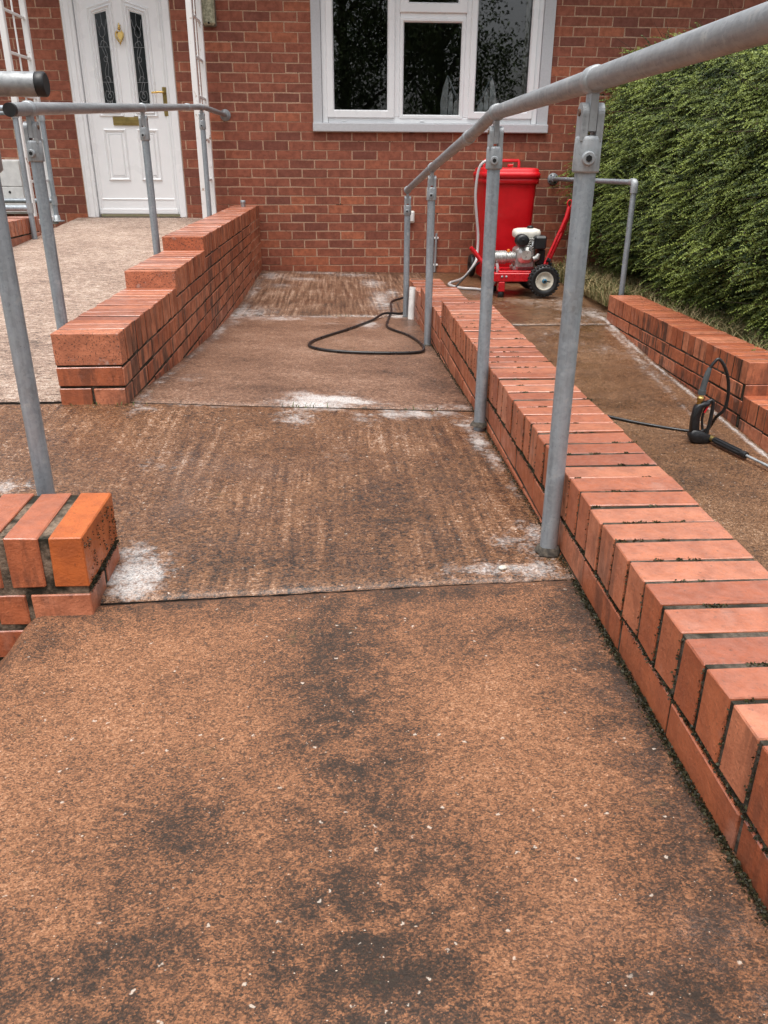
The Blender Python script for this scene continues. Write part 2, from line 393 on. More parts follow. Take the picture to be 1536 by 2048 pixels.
    fk = m.math('MULTIPLY', fk, m.ramp(foam, .02, .2))
    fk = m.math('MULTIPLY', fk, m.ramp(m.math('ADD', m.math('MULTIPLY', fine, .5), m.math('MULTIPLY', m.noise(v, 240, 3, .7), .5)), .40, .56, .30, 1.0))
    c = m.mix(m.math('MULTIPLY', fk, m.math('ADD', m.math('MULTIPLY', foam, .42), .34), True), c, (.78, .77, .76))
    wv = m.math('MULTIPLY', wet, m.ramp(m.noise(v, 6, 4, .65), .35, .62))
    base_r = {'dry': .85, 'near': .52, 'mid': .28, 'ramp': .38, 'far': .45, 'right': .36}[kind]
    r = m.math('SUBTRACT', m.ramp(fine, .3, .7, base_r-.06, base_r+.2), m.math('MULTIPLY', wv, base_r-.10), True)
    r = m.math('ADD', r, m.math('MULTIPLY', fk, .4), True)
    c = m.mix(m.math('MULTIPLY', wv, .25), c, tuple(x*.5 for x in B))
    h = m.math('ADD', m.math('MULTIPLY', m.ramp(vd, 0, .6, 1, 0), .5), m.math('MULTIPLY', fine, .9))
    h = m.math('ADD', h, m.math('MULTIPLY', grit, .35)); h = m.math('ADD', h, m.math('MULTIPLY', rid, 1.1 if kind != 'near' else .8))
    flat = m.math('MULTIPLY', h, m.math('SUBTRACT', 1.0, m.math('MULTIPLY', wv, .75)))
    nb = m.bump(flat, {'dry': 1.0, 'near': .75}.get(kind, .55), .006)
    film = m.math('ADD', m.math('MULTIPLY', wv, .75), {'dry': 0.0, 'near': .04, 'mid': .14, 'right': .12}.get(kind, .08), True)
    film = m.math('MULTIPLY', film, m.math('SUBTRACT', 1.0, m.math('MULTIPLY', fk, .8)))
    o_ = m.fin(c, r, 0, nb, .5, film); m.p.inputs['Coat Roughness'].default_value = .16
    m.L(m.bump(m.math('ADD', fine, rid), .22, .004), m.p.inputs['Coat Normal']); return o_
M_c = {k: concrete('concrete_'+k, k) for k in ('near', 'mid', 'ramp', 'far', 'right', 'dry')}
M_footm = simple('grubby_shaded_mortar', (.075, .062, .048), .85, 0, 90, .35, .5)
M_edge = simple('slab_edge_concrete', (.022, .016, .012), .9, 0, 80, .3, .4)

# ------------------------------------------------------------------ ground heights
def itp(x, P): return np.interp(x, [p[0] for p in P], [p[1] for p in P])
ZL = [(-1, -.87), (.4, -.842), (1.435, -.8155)]; ZR = [(-1, -.765), (.4, -.770), (1.435, -.7815)]
ML = [(1.40, -.822), (1.6, -.806), (2.61, -.743), (2.87, -.757), (3.43, -.808), (3.9, -.844), (4.5, -.886), (5.01, -.913), (6.03, -.945), (7.08, -.935), (7.8, -.936)]
MR = [(1.40, -.782), (1.97, -.802), (2.86, -.825), (3.47, -.855), (4.22, -.893), (5.4, -.955), (6.2, -.965), (7.8, -.955)]
RP = [(0, -1.43), (3.26, -1.191), (4.02, -1.139), (4.66, -1.104), (5.6, -1.016), (6.4, -.985), (7.8, -.962)]
def zg(X, Y, zone):
    X = np.asarray(X, float); Y = np.asarray(Y, float)
    if zone == 'right': return itp(Y, RP)+0*X
    if zone == 'door': return -.742+.0517*(Y-2.61)+0*X
    a, b, xl = (ZL, ZR, -.48) if zone == 'near' else (ML, MR, -.69)
    t = np.clip((X-xl)/(.5-xl), 0, 1.2)
    z = itp(Y, a)*(1-t)+itp(Y, b)*t
    if zone == 'near':
        s = np.clip((-.58-X)/.12, 0, 1); z = z-.11*s*s*(3-2*s)
    return z
FOAM_SHEEN = {'mid': [  # (x, y, rx, ry, strength)
    (-.45,1.60,.05,.05,.8), (-.44,1.52,.055,.05,1.1), (-.43,1.47,.05,.03,1.0), (-.40,1.55,.03,.05,.7),
    (.33,1.48,.10,.030,.65), (.42,1.47,.07,.03,.75), (.40,1.60,.05,.05,.55), (.45,1.66,.03,.06,.6), (.455,1.55,.03,.05,.6),
    (.44,2.55,.05,.10,.6), (.445,2.38,.03,.10,.75), (.46,2.2,.025,.10,.6), (.47,1.98,.02,.09,.5),
    (-.13,2.57,.06,.09,.65), (-.08,2.74,.10,.07,1.05), (-.03,2.83,.12,.05,1.1), (.06,2.80,.10,.025,1.0), (.10,2.60,.05,.09,.6), (.20,2.66,.06,.06,.75), (.29,2.68,.06,.06,.8), (.38,2.70,.05,.05,.7),
    (.03,2.96,.05,.04,.5), (-.13,2.90,.05,.05,.55), (.40,2.80,.08,.02,.6), (-.5,2.64,.16,.015,.55), (-.62,2.58,.05,.02,.6),
    (-.66,2.70,.02,.15,.55), (-.665,3.18,.018,.35,.5), (-.66,3.9,.02,.35,.55), (-.655,4.6,.03,.35,.6), (-.63,5.4,.05,.45,.7), (-.63,6.6,.04,.6,.55), (-.57,3.15,.06,.12,.35),
    (-.55,5.45,.14,.30,.6), (-.35,5.20,.14,.08,.7), (-.10,5.30,.18,.05,.6), (.17,5.40,.16,.05,.6), (.42,5.42,.07,.09,.75), (.36,6.1,.08,.50,.65), (.21,5.0,.06,.16,.75), (-.02,5.0,.12,.05,.45),
    (-.55,7.4,.12,.25,.6), (-.28,7.2,.16,.10,.6), (-.1,7.62,.25,.08,.6), (.18,7.5,.18,.12,.6), (.33,7.0,.10,.25,.6), (-.44,6.8,.12,.12,.5), (.45,6.5,.06,.2,.6),  # grey wet sheen of the far slab border, painted in as foam
    (-.86,1.98,.06,.04,.7), (-.80,2.0,.04,.03,.6), (-.5,2.15,.10,.08,.30), (.0,2.2,.05,.06,.25)],
  'right': [(1.905,5.5,.018,.3,.9), (1.90,5.05,.016,.35,.8), (1.90,4.5,.014,.35,.8), (1.90,4.1,.014,.3,.85), (1.90,3.6,.011,.4,.9), (1.903,3.2,.010,.4,.95),
    (1.865,5.2,.022,.3,.65), (1.845,4.75,.018,.3,.6), (1.815,4.25,.015,.3,.55), (1.775,3.8,.013,.3,.5), (1.77,6.05,.10,.35,.6), (1.86,5.8,.10,.2,.65), (1.68,5.6,.12,.2,.5),
    (1.55,6.2,.25,.2,.4), (1.84,4.5,.05,.2,.4), (1.2,6.6,.2,.2,.35), (1.70,4.9,.09,.16,.36), (1.45,5.2,.2,.3,.27)], 'near': [], 'door': []}
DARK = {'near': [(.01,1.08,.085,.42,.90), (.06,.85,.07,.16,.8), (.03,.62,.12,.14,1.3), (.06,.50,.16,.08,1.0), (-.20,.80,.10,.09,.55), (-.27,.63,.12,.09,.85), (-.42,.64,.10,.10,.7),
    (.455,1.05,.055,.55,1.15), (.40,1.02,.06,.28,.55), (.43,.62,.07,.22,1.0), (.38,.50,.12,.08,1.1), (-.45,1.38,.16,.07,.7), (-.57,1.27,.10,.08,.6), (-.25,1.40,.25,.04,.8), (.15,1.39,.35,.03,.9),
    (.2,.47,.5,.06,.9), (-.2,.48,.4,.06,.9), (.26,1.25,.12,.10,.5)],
  'mid': [(.0,1.55,.45,.10,.45), (.12,1.85,.12,.25,.55), (.3,2.2,.10,.3,.35), (-.2,1.55,.12,.06,.6), (.42,2.0,.05,.4,.5), (-.68,3.5,.06,.8,.4), (.45,3.3,.1,.5,.55), (.30,3.4,.2,.08,.5), (.48,4.5,.07,1.2,.5), (-.3,2.95,.2,.1,.3)],
  'right': [(1.2,3.2,.5,.2,.35), (1.4,3.9,.5,.08,.4), (1.0,2.9,.2,.2,.5)], 'door': [(-1.6,3.2,.5,.4,.25)]}
WET = {'near': [(.40,.52,.14,.14,1.1), (.45,.95,.06,.5,.7), (-.2,.5,.5,.05,.5)], 'mid': [(-.3,1.95,.5,.45,1.1), (.1,2.2,.4,.45,.8), (-.9,2.2,.3,.4,.8), (.2,1.6,.3,.15,.8), (.4,1.5,.2,.12,.9), (0,6.3,.8,1.2,.5), (-.40,1.85,.02,.10,1.6), (.06,2.35,.04,.08,1.2), (.42,2.2,.06,.5,.8)],
       'right': [(1.3,5.8,.6,1.4,.8), (1.75,5.6,.2,.8,1.0), (1.3,4.0,.6,1.5,.5)], 'door': []}
def field(X, Y, L, k=1.0):
    o = np.zeros_like(X)
    for x, y, rx, ry, s in L: o = np.maximum(o, s*np.exp(-((X-x)/(rx*k))**2-((Y-y)/(ry*k))**2))
    return o
def slab(name, xs, ylo, yhi, zone, mat, step, depth=.07, parent=None, wob=.0015):
    # ylo/yhi: functions of x ; top grid plus skirt
    x = np.arange(xs[0], xs[1]+step*.5, step); x[-1] = xs[1]; nx = len(x)
    Lm = max(yhi(v)-ylo(v) for v in xs); ny = int(Lm/(step*1.3))+2
    T = np.linspace(0, 1, ny)
    X = np.repeat(x[None, :], ny, 0); Y = np.stack([[ylo(v)+(yhi(v)-ylo(v))*t for v in x] for t in T])
    Z = zg(X, Y, zone)
    ed = np.minimum(np.minimum(T, 1-T)[:, None]*Lm, 1.0)
    for i in range(ny):
        for j in range(nx):
            Z[i, j] += wob*noise.noise((X[i, j]*9, Y[i, j]*9, 1.3))+wob*1.6*noise.noise((X[i, j]*2.5, Y[i, j]*2.5, 5.3))
    Z -= .006*np.clip(1-ed/.018, 0, 1)**2
    v = np.stack([X.ravel(), Y.ravel(), Z.ravel()], 1)
    # ragged end edges
    for j in range(nx):
        v[j, 1] += .004*noise.noise((x[j]*30, 3.1, 0)); v[(ny-1)*nx+j, 1] += .004*noise.noise((x[j]*30, 8.1, 0))
    ii = np.arange(ny*nx).reshape(ny, nx)
    q = np.stack([ii[:-1, :-1], ii[:-1, 1:], ii[1:, 1:], ii[1:, :-1]], -1).reshape(-1, 4)
    loop = list(ii[0, :])+list(ii[1:, -1])+list(ii[-1, -2::-1])+list(ii[-2:0:-1, 0])
    n0 = len(v); sk = v[loop].copy(); sk[:, 2] -= depth; v = np.vstack([v, sk])
    n = len(loop); sq = [(loop[i], n0+i, n0+(i+1) % n, loop[(i+1) % n]) for i in range(n)]
    me = bpy.data.meshes.new(name); me.from_pydata(v.tolist(), [], q.tolist()+sq)
    sm = np.zeros(len(q)+n, dtype=bool); sm[:len(q)] = True; me.polygons.foreach_set('use_smooth', sm)
    for nm, D in (('foam', FOAM_SHEEN), ('dark', DARK), ('wet', WET)):
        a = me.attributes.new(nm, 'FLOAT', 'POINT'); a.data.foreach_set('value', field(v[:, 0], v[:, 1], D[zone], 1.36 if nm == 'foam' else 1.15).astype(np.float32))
    me.materials.append(mat); me.materials.append(M_edge)
    mi = np.zeros(len(q)+n, dtype=np.int32); mi[len(q):] = 1; me.polygons.foreach_set('material_index', mi); me.update()
    o = link(name, me, parent); return o

# ================================================================== SETTING
g = MB().add([(-400, -400, -1.62), (400, -400, -1.62), (400, 400, -1.62), (-400, 400, -1.62)], [(0, 1, 2, 3)]).build('ground', M_soil)
tag(g, 'grass and soil ground around the house', kind='structure')
bed = MB()
def bedgrid(mb, x0, x1, y0, y1, z, n=40):
    vs = [(x0+(x1-x0)*i/n, y0+(y1-y0)*j/n, z(x0+(x1-x0)*i/n, y0+(y1-y0)*j/n)) for j in range(n+1) for i in range(n+1)]
    mb.add(vs, [(j*(n+1)+i, j*(n+1)+i+1, (j+1)*(n+1)+i+1, (j+1)*(n+1)+i) for j in range(n) for i in range(n)], True)
bedgrid(bed, 2.10, 9, 3.3, 7.765, lambda x, y: -.955+.03*noise.noise((x*3, y*3, 0))+.02*(x-2.1)*.3, 60)
bedgrid(bed, 2.16, 9, -3, 3.3, lambda x, y: -1.12+.05*noise.noise((x*3, y*3, 0)), 40)
tag(bed.build('garden_bed', M_soil), 'soil and dry grass bed beyond the stepped brick wall', kind='structure')
pn = lambda f: f
J1 = lambda x: 1.425-.012*(x-.48)*0+(.018 if x < -.3 else .0)
J2 = lambda x: 2.655+.11*np.clip((x+.69)/1.19, 0, 1)
J3 = lambda x: 5.30+.10*np.clip((x+.69)/1.19, 0, 1)
WA = .011
wx = lambda y: .484+WA*(y-1.515)
def cst(c): return lambda x: c
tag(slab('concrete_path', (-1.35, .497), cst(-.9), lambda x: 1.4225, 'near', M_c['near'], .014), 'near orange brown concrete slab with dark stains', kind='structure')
tag(slab('wet_landing', (-2.5, .520), lambda x: 1.4268, lambda x: J2(x)-.007, 'mid', M_c['mid'], .017), 'wet concrete landing slab between the two brick walls', kind='structure')
tag(slab('ramp', (-.700, .545), lambda x: J2(x)+.007, lambda x: J3(x)-.006, 'mid', M_c['ramp'], .02), 'concrete ramp slab falling towards the house', kind='structure')
tag(slab('lower_path', (-.700, .80), lambda x: J3(x)+.006, cst(7.764), 'mid', M_c['far'], .022), 'soapy concrete slab with a painted pale sheen in front of the house wall', kind='structure')
tag(slab('side_path', (.68, 1.945), cst(.2), cst(5.48), 'right', M_c['right'], .025), 'wet brown side path beyond the dividing wall', kind='structure')
tag(slab('side_path_end', (.805, 2.15), cst(5.49), cst(7.764), 'right', M_c['right'], .025), 'wet slab under the red bin and pressure washer', kind='structure')
tag(slab('door_ramp', (-2.27, -.90), cst(2.662), cst(7.764), 'door', M_c['dry'], .022, .12), 'pale textured concrete ramp up to the front door', kind='structure')

# ================================================================== BRICKWORK
_bm = {}
def brick_mesh(dx, dy, dz, mat, c=.0035, jit=.0019, nvar=6):
    key = (round(dx, 3), round(dy, 3), round(dz, 3), mat.name)
    if key not in _bm:
        L = []
        for _ in range(nvar):
            vs, fs = chamfer_box(-dx/2, dx/2, -dy/2, dy/2, -dz/2, dz/2, c, jit)
            L.append(MB().add(vs, fs).mesh('brick', mat))
        _bm[key] = L
    return random.choice(_bm[key])
def put_brick(parent, c, d, mat, tone=None, jit=.0015, rz=0.0, c_=.0022):
    me = brick_mesh(*d, mat, c_)
    o = bpy.data.objects.new('brick', me); COL.objects.link(o); o.parent = parent
    o.location = [c[i]+random.uniform(-jit, jit) for i in range(3)]
    o.rotation_euler = (random.uniform(-.004, .004), random.uniform(-.004, .004), rz+random.uniform(-.006, .006))
    t = random.random() if tone is None else tone
    o.color = (t, random.random(), 0, 1); return o

def low_wall(name, label, loc, rz, sections, thick, base, nleft, soldier=.1025, pitch=.0755, course=.0725, bh=.0635, mat=M_lb_o, mort=M_mortar_low, bond='stretch', group=None, gap=.0095, flip=1):
    """sections: list of (u0,u1,top) along local +Y; wall occupies local x 0..thick. base(u) local z of the lowest point."""
    W_ = empty(name, loc, None, rz); tag(W_, label, 'brick wall', group)
    core = MB(); cnt = 0
    zmin = min(base(u) for s in sections for u in (s[0], s[1]))-.10
    for (u0, u1, top) in sections:
        core.box(.0030, thick-.0030, u0+.004, u1-.004, zmin, top-.0026)
        sg = .0098; n = max(1, int(round((u1-u0+sg)/pitch))); p = (u1-u0+sg)/n
        for i in range(n):
            put_brick(W_, (thick/2, u0+p*i+(p-sg)/2, top-soldier/2), (thick, round(p-sg, 3), soldier), mat, jit=.0020, c_=.002); cnt += 1
    core.build('mortar_core', mort, W_)
    # stretcher courses below the coping, on both long faces
    allu0, allu1 = sections[0][0], sections[-1][1]
    ztop = {}
    for (u0, u1, top) in sections:
        z = top-soldier-gap; k = 0
        while z > zmin+.02:
            zc = z-bh/2
            off = (0 if (round((z-zmin)/course) % 2) else 1)
            u = u0-(.1125 if off else 0.0)
            while u < u1-.01:
                Lb = .215
                if bond == 'mixed' and random.random() < .45: Lb = .1025
                a, b = max(u, u0), min(u+Lb, u1)
                if b-a > .02 and z > min(base(a), base(b))-.005:
                    for side in (0, 1):
                        if side == 1 and not nleft: continue
                        xx = .051 if side == 0 else thick-.051
                        put_brick(W_, (xx, (a+b)/2, zc), (.102, round(b-a, 3), bh), mat); cnt += 1
                u += Lb+gap
            z -= course
    return W_, cnt
# dividing wall between the paths (left face at local x=0)
base_r = lambda u: float(zg(.5, 1.515+u, 'near' if 1.515+u < 1.42 else 'mid'))
SR = [(-1.26, 2.335, -.604), (2.335, 3.385, -.692), (3.385, 4.235, -.752)]
wr, n1 = low_wall('dividing_wall', 'long stepped brick wall dividing the ramp from the side path, salmon brick on edge coping', (.484, 1.515, 0), -WA, SR, .215, base_r, True, course=.0725)
# stepped wall beside the door ramp: right face carries stains
LA = .0053
base_l = lambda u: float(zg(-.69, 2.614+u, 'mid'))
SL = [(0, .997, -.508), (1.0, 1.864, -.4385), (1.867, 4.29, -.369)]
def mirrored_wall():
    W_ = empty('ramp_wall', (-.691, 2.614, 0), None, -LA)
    tag(W_, 'stepped brick wall with black streaks between door ramp and lower path', 'brick wall')
    th, sol, pitch, gap, course, bh = .215, .1025, .0755, .0095, .0697, .0605
    core = MB(); zmin = -1.05
    cols = []
    tops = lambda u: next((t for a, b, t in SL if u < b), SL[-1][2])
    allS = SL+[(4.29, 5.15, -.369)]
    for a, b, t in SL: core.box(-th+.003, -.003, a+.004, b-.003, zmin, t-.0028)
    core.build('mortar_core', M_mortar_low, W_)
    MB().box(-th+.004, -.003, 4.29, 5.148, zmin, -.372).build('pale_mortar_core', M_mortar_house, W_)
    for a, b, t in allS:
        sg = .0118; n = int(round((b-a+sg)/pitch)); p = (b-a+sg)/n
        for i in range(n):
            put_brick(W_, (-th/2, a+p*i+(p-sg)/2, t-sol/2), (th, round(p-sg, 3), sol), M_lb_e if i == 0 else (M_lb_s if i % 4 == 2 else M_lb_o), jit=.0018, c_=.002)
    # one continuous set of courses; a course only runs where the coping above leaves room
    z = SL[-1][2]-sol-gap; k = 0
    while z > zmin:
        starts = [a for a, b, t in SL if t-sol-gap >= z-.012]
        u0 = starts[0] if starts else None
        if u0 is not None:
            u = u0 if k % 2 == 0 else u0-.1125
            while u < 5.14:
                Lb = .215 if random.random() < .6 else .1025
                a, b = max(u, u0), min(u+Lb, 5.148)
                if b-a > .02 and z > min(base_l(a), base_l(b))-.004:
                    end = a < u0+.01
                    put_brick(W_, (-.051, (a+b)/2, z-bh/2), (.102, round(b-a, 3), bh), M_lb_s)
                    zz = z
                    if a < 1.2 and z > -.72: put_brick(W_, (-th+.051, (a+b)/2, z-bh/2), (.102, round(b-a, 3), bh), M_lb_o)
                u += Lb+gap
        z -= course; k += 1
    return W_
wl = mirrored_wall()
# near end of the ramp wall: one stretcher then two headers across its end
for (x0, x1, z1) in ((-.213, -.003, -.6195), (-.213, -.112, -.690), (-.102, -.003, -.690)):
    put_brick(wl, ((x0+x1)/2, .046, z1-.031), (x1-x0, .098, .062), M_lb_o, jit=.0008)
# short wall in the foreground
fw = empty('corner_wall', (-.481, 1.378, 0)); tag(fw, 'short brick wall in the foreground with one bright orange end brick', 'brick wall')
MB().box(-1.6, -.0035, .004, .219, -1.2, -.6515).build('mortar_core', M_mortar_mid, fw)
x = 0.0
for i in range(20):
    w = .064; tone = (1.0, .42, .55, .3, .6)[i] if i < 5 else random.random()
    o = put_brick(fw, (x-w/2, .111, -.648-.0525), (w, .222, .105), M_lb_x if i == 0 else M_lb_o, tone, jit=.0008)
    x -= w+(.0165 if i < 3 else .013)
for zt, pieces in ((-.770, (.112, .060, .215, .215, .215, .215)), (-.847, (.215, .215, .1, .215, .215)), (-.924, (.14, .215, .215, .215)), (-1.0, (.215, .215, .215))):
    x = -.001
    for L_ in pieces:
        put_brick(fw, (x-L_/2, .052, zt-.0325), (L_, .102, .065), M_lb_o, jit=.0008)
        if zt > -.9: put_brick(fw, (x-L_/2, .172, zt-.0325), (L_, .100, .065), M_lb_o, jit=.0008)
        x -= L_+.012
# boundary wall of the side path
base_f = lambda u: float(zg(1.9, 5.609-u, 'right'))
bw = empty('boundary_wall', (1.921, 5.609, 0), None, .003); tag(bw, 'stepped brick wall with grimy joints beside the hedge and grass', 'brick wall')
core = MB(); SB = [(-2.035, 0, -.852), (-3.4, -2.04, -1.012)]
for a, b, t in SB: core.box(.003, .212, a+.004, b-.004, -1.6, t-.003)
core.build('mortar_core', M_mortar_low, bw)
for a, b, t in SB:
    n = int(round((b-a+.0095)/.0755)); p = (b-a+.0095)/n
    for i in range(n): put_brick(bw, (.1075, a+p*i+(p-.0095)/2, t-.051), (.215, round(p-.0095, 3), .1025), M_lb_s if i % 3 else M_lb_o, jit=.0018)
    z = t-.112; k = 0
    while z > -1.5:
        u = b+(.11 if k % 2 else 0)
        while u > a+.01:
            q1, q0 = min(u, b), max(u-.215, a)
            if q1-q0 > .02 and z > base_f(-(q0+q1)/2)-.02: put_brick(bw, (.051, (q0+q1)/2, z-.0325), (.102, round(q1-q0, 3), .065), M_lb_s)
            u -= .2245
        z -= .0755; k += 1
for z in (-.965, ): put_brick(bw, (.1085, -2.036+.05, z-.0325+.006), (.213, .10, .065), M_lb_o)
# low wall on the far side of the door ramp
dw = empty('porch_wall', (-2.24, 5.2, 0)); tag(dw, 'small low brick wall with upright coping bricks beside the porch railings', 'brick wall')
MB().box(-.209, -.0055, .0055, 1.40, -.80, -.405).build('mortar_core', M_mortar_low, dw)
for i in range(19):
    put_brick(dw, (-.1075, .033+.0755*i, -.40-.051), (.215, .065, .1025), M_lb_o)
for k, zt in enumerate((-.512, -.585, -.66)):
    u = 0 if k % 2 else -.11
    while u < 1.42:
        a, b = max(u, 0), min(u+.215, 1.425)
        if b-a > .02: put_brick(dw, (-.051, (a+b)/2, zt-.031), (.102, round(b-a, 3), .0625), M_lb_o)
        u += .2245

# ================================================================== HOUSE
HY = 7.77
house = empty('brick_house', (0, HY, 0)); tag(house, 'red brown brick house front with a white window and front door', 'house')
DX0, DX1, DZ0 = -2.19, -1.31, -.475
WX0, WX1, WZ0, WZ1 = -.150, 1.915, .232, 1.62
HX0, HX1, HZ1 = -4.6, 6.5, 1.85
core = MB(); d0, d1 = .0022, .26
def slabwall(x0, x1, z0, z1): core.box(x0, x1, d0, d1, z0, z1)
slabwall(HX0, DX0, -1.5, HZ1); slabwall(DX1, WX0, -1.5, HZ1); slabwall(WX1, HX1, -1.5, HZ1)
slabwall(DX0, DX1, -1.5, DZ0-.01); slabwall(DX0, DX1, 1.62, HZ1); slabwall(WX0, WX1, -1.5, WZ0+.02); slabwall(WX0, WX1, WZ1, HZ1)
core.build('wall', M_mortar_house, house)
cand = []
z0g = 1.1321; P_ = .2234; H_ = .075
kk = -9
while z0g-H_*kk > -1.05:
    zt, zb = z0g-H_*kk-.0045, z0g-H_*(kk+1)+.0045
    off = -.5985+(0 if kk % 2 else P_/2)
    j = -22
    while True:
        a = off+P_*j+.0045; b = a+P_-.009; j += 1
        if a > 5.2: break
        if b < HX0: continue
        segs = [(a, b)]
        if zt > DZ0: 
            ns = []
            for s in segs:
                if s[1] <= DX0-.004 or s[0] >= DX1+.004: ns.append(s)
                else:
                    if s[0] < DX0-.03: ns.append((s[0], DX0-.005))
                    if s[1] > DX1+.03: ns.append((DX1+.005, s[1]))
            segs = ns
        if zt > WZ0 and zb < WZ1:
            ns = []
            for s in segs:
                if s[1] <= WX0-.004 or s[0] >= WX1+.004: ns.append(s)
                else:
                    if s[0] < WX0-.03: ns.append((s[0], WX0-.005))
                    if s[1] > WX1+.03: ns.append((WX1+.005, s[1]))
            segs = ns
        for s in segs:
            if s[1]-s[0] < .025: continue
            xc, zc = (s[0]+s[1])/2, (zt+zb)/2
            # visible share of the frame
            P = np.array([xc, HY, zc]); w = P@f_; px = 768+1594.6*(P@r_)/w; py = 1024-1594.6*(P@u_)/w
            vis = 0 < px < 1400 and -5 < py < 545
            if vis and px > 1195 and py > 240-(px-1195)*1.2: vis = False
            if vis and py > 400 and px < 500: vis = False
            cand.append((0 if vis else 1, -(s[1]-s[0])*(1.0+.05*random.random()), s, zt, zb))
    kk += 1
cand.sort(key=lambda c: (c[0], c[1]))
tones = lambda: min(1, max(0, random.gauss(.36, .2))) if random.random() > .07 else random.uniform(.8, 1)
rest = MB()
for i, (vv, ar, s, zt, zb) in enumerate(cand):
    t = tones()
    if zb < -.75: t = min(1, t+.15)
    if i < 298:
        put_brick(house, ((s[0]+s[1])/2, .0515, (zt+zb)/2), (round(s[1]-s[0], 3), .103, round(zt-zb, 3)), M_hb_o, t, jit=.0007, c_=.0025)
    else:
        vs, fs = chamfer_box(s[0], s[1], random.uniform(-.0008, .0008), .103, zt, zb, .0025, .0007)
        rest.add(vs, fs, False, t)
ro = rest.build('bricks', M_hb_a, house, 'tone'); ro['kind'] = 'stuff'
# soffit and gutter board above the frame, plain roof
MB().box(HX0, HX1, -.45, .26, HZ1, HZ1+.04).build('soffit', M_upvc, house)
rf = MB().prism([(-.55, HZ1+.03), (5.0, HZ1+2.2), (5.0, HZ1+2.35), (-.55, HZ1+.16)], HX0-.2, HX1+.2, axis='x')
rf.build('roof', simple('roof_tiles', (.10, .055, .04), .8, 0, 12, .2, .4), house)
# dark room behind the window (side walls, floor, back wall with an opening)
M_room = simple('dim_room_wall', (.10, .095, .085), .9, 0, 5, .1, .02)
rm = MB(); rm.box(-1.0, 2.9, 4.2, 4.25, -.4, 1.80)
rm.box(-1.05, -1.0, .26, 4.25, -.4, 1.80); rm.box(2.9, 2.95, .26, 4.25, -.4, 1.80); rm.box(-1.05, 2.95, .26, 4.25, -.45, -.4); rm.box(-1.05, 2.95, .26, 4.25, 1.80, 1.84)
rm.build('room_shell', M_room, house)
# ---- window
win = empty('window', (0, 0, 0), house)
sr = MB(); y0, y1 = -.012, .10
sr.box(WX0, -.072, y0, y1, WZ0+.072, WZ1); sr.box(1.823, WX1, y0, y1, WZ0+.072, WZ1); sr.box(WX0, WX1, y0, y1, WZ1, WZ1+.07)
sr.build('surround', M_sillgrey, win)
MB().cbox(WX0-.006, WX1+.004, -.05, .10, WZ0, WZ0+.070, .006).build('sill', M_sillgrey, win)
fr = MB(); fy0, fy1 = .012, .075
fr.cbox(-.070, -.020, fy0, fy1, .304, 1.6, .004); fr.cbox(1.772, 1.821, fy0, fy1, .304, 1.6, .004)
fr.cbox(-.018, 1.770, fy0, fy1, .304, .352, .004); fr.cbox(-.018, 1.770, fy0, fy1, 1.56, 1.6, .004)
fr.cbox(.546, .600, fy0, fy1, .353, 1.558, .004); fr.cbox(1.160, 1.214, fy0, fy1, .353, 1.558, .004)
fr.cbox(.602, 1.158, fy0, fy1, 1.100, 1.146, .004)
fr.build('window_frame', M_upvc, win)
def sash(x0, x1, z0, z1, w, y=-.006, mit=True):
    m = MB(); a, b = y, .06
    o_ = [(x0, z0), (x1, z0), (x1, z1), (x0, z1)]; i_ = [(x0+w, z0+w), (x1-w, z0+w), (x1-w, z1-w), (x0+w, z1-w)]
    c = .010; i2 = [(x0+w-c, z0+w-c), (x1-w+c, z0+w-c), (x1-w+c, z1-w+c), (x0+w-c, z1-w+c)]
    o2 = [(x0+.005, z0+.005), (x1-.005, z0+.005), (x1-.005, z1-.005), (x0+.005, z1-.005)]
    vs = [(p[0], b, p[1]) for p in o_]+[(p[0], a+.006, p[1]) for p in o_]+[(p[0], a, p[1]) for p in o2]+[(p[0], a, p[1]) for p in i2]+[(p[0], a+.014, p[1]) for p in i_]+[(p[0], b, p[1]) for p in i_]
    fs = []
    for k in range(5):
        for e in range(4): fs.append((k*4+e, k*4+(e+1) % 4, (k+1)*4+(e+1) % 4, (k+1)*4+e))
    m.add(vs, fs); return m.build('sash', M_upvc, win)
panes = [(-.028, .556, .345, 1.565, .062), (.600, 1.160, .340, 1.106, .034), (1.204, 1.776, .345, 1.565, .056), (.597, 1.163, 1.140, 1.565, .075)]
for k, (x0, x1, z0, z1, w) in enumerate(panes):
    sh = sash(x0, x1, z0, z1, w, -.008 if k != 1 else .006)
    b_ = MB()
    b_.add([(x0+w, .036, z0+w), (x1-w, .036, z0+w), (x1-w, .036, z1-w), (x0+w, .036, z1-w)], [(0, 1, 2, 3)])
    pn_ = b_.build('pane', M_glass, sh)
    gk = MB(); t = .004
    gk.box(x0+w, x1-w, .026, .034, z0+w, z0+w+t); gk.box(x0+w, x1-w, .026, .034, z1-w-t, z1-w); gk.box(x0+w, x0+w+t, .026, .034, z0+w+t, z1-w-t); gk.box(x1-w-t, x1-w, .026, .034, z0+w+t, z1-w-t)
    gk.build('gasket', M_blackplastic, sh)
for xx in (.12, .80): MB().cbox(xx-.02, xx+.02, .004, .012, .318, .328, .002).build('drain_cover', M_upvc, win)
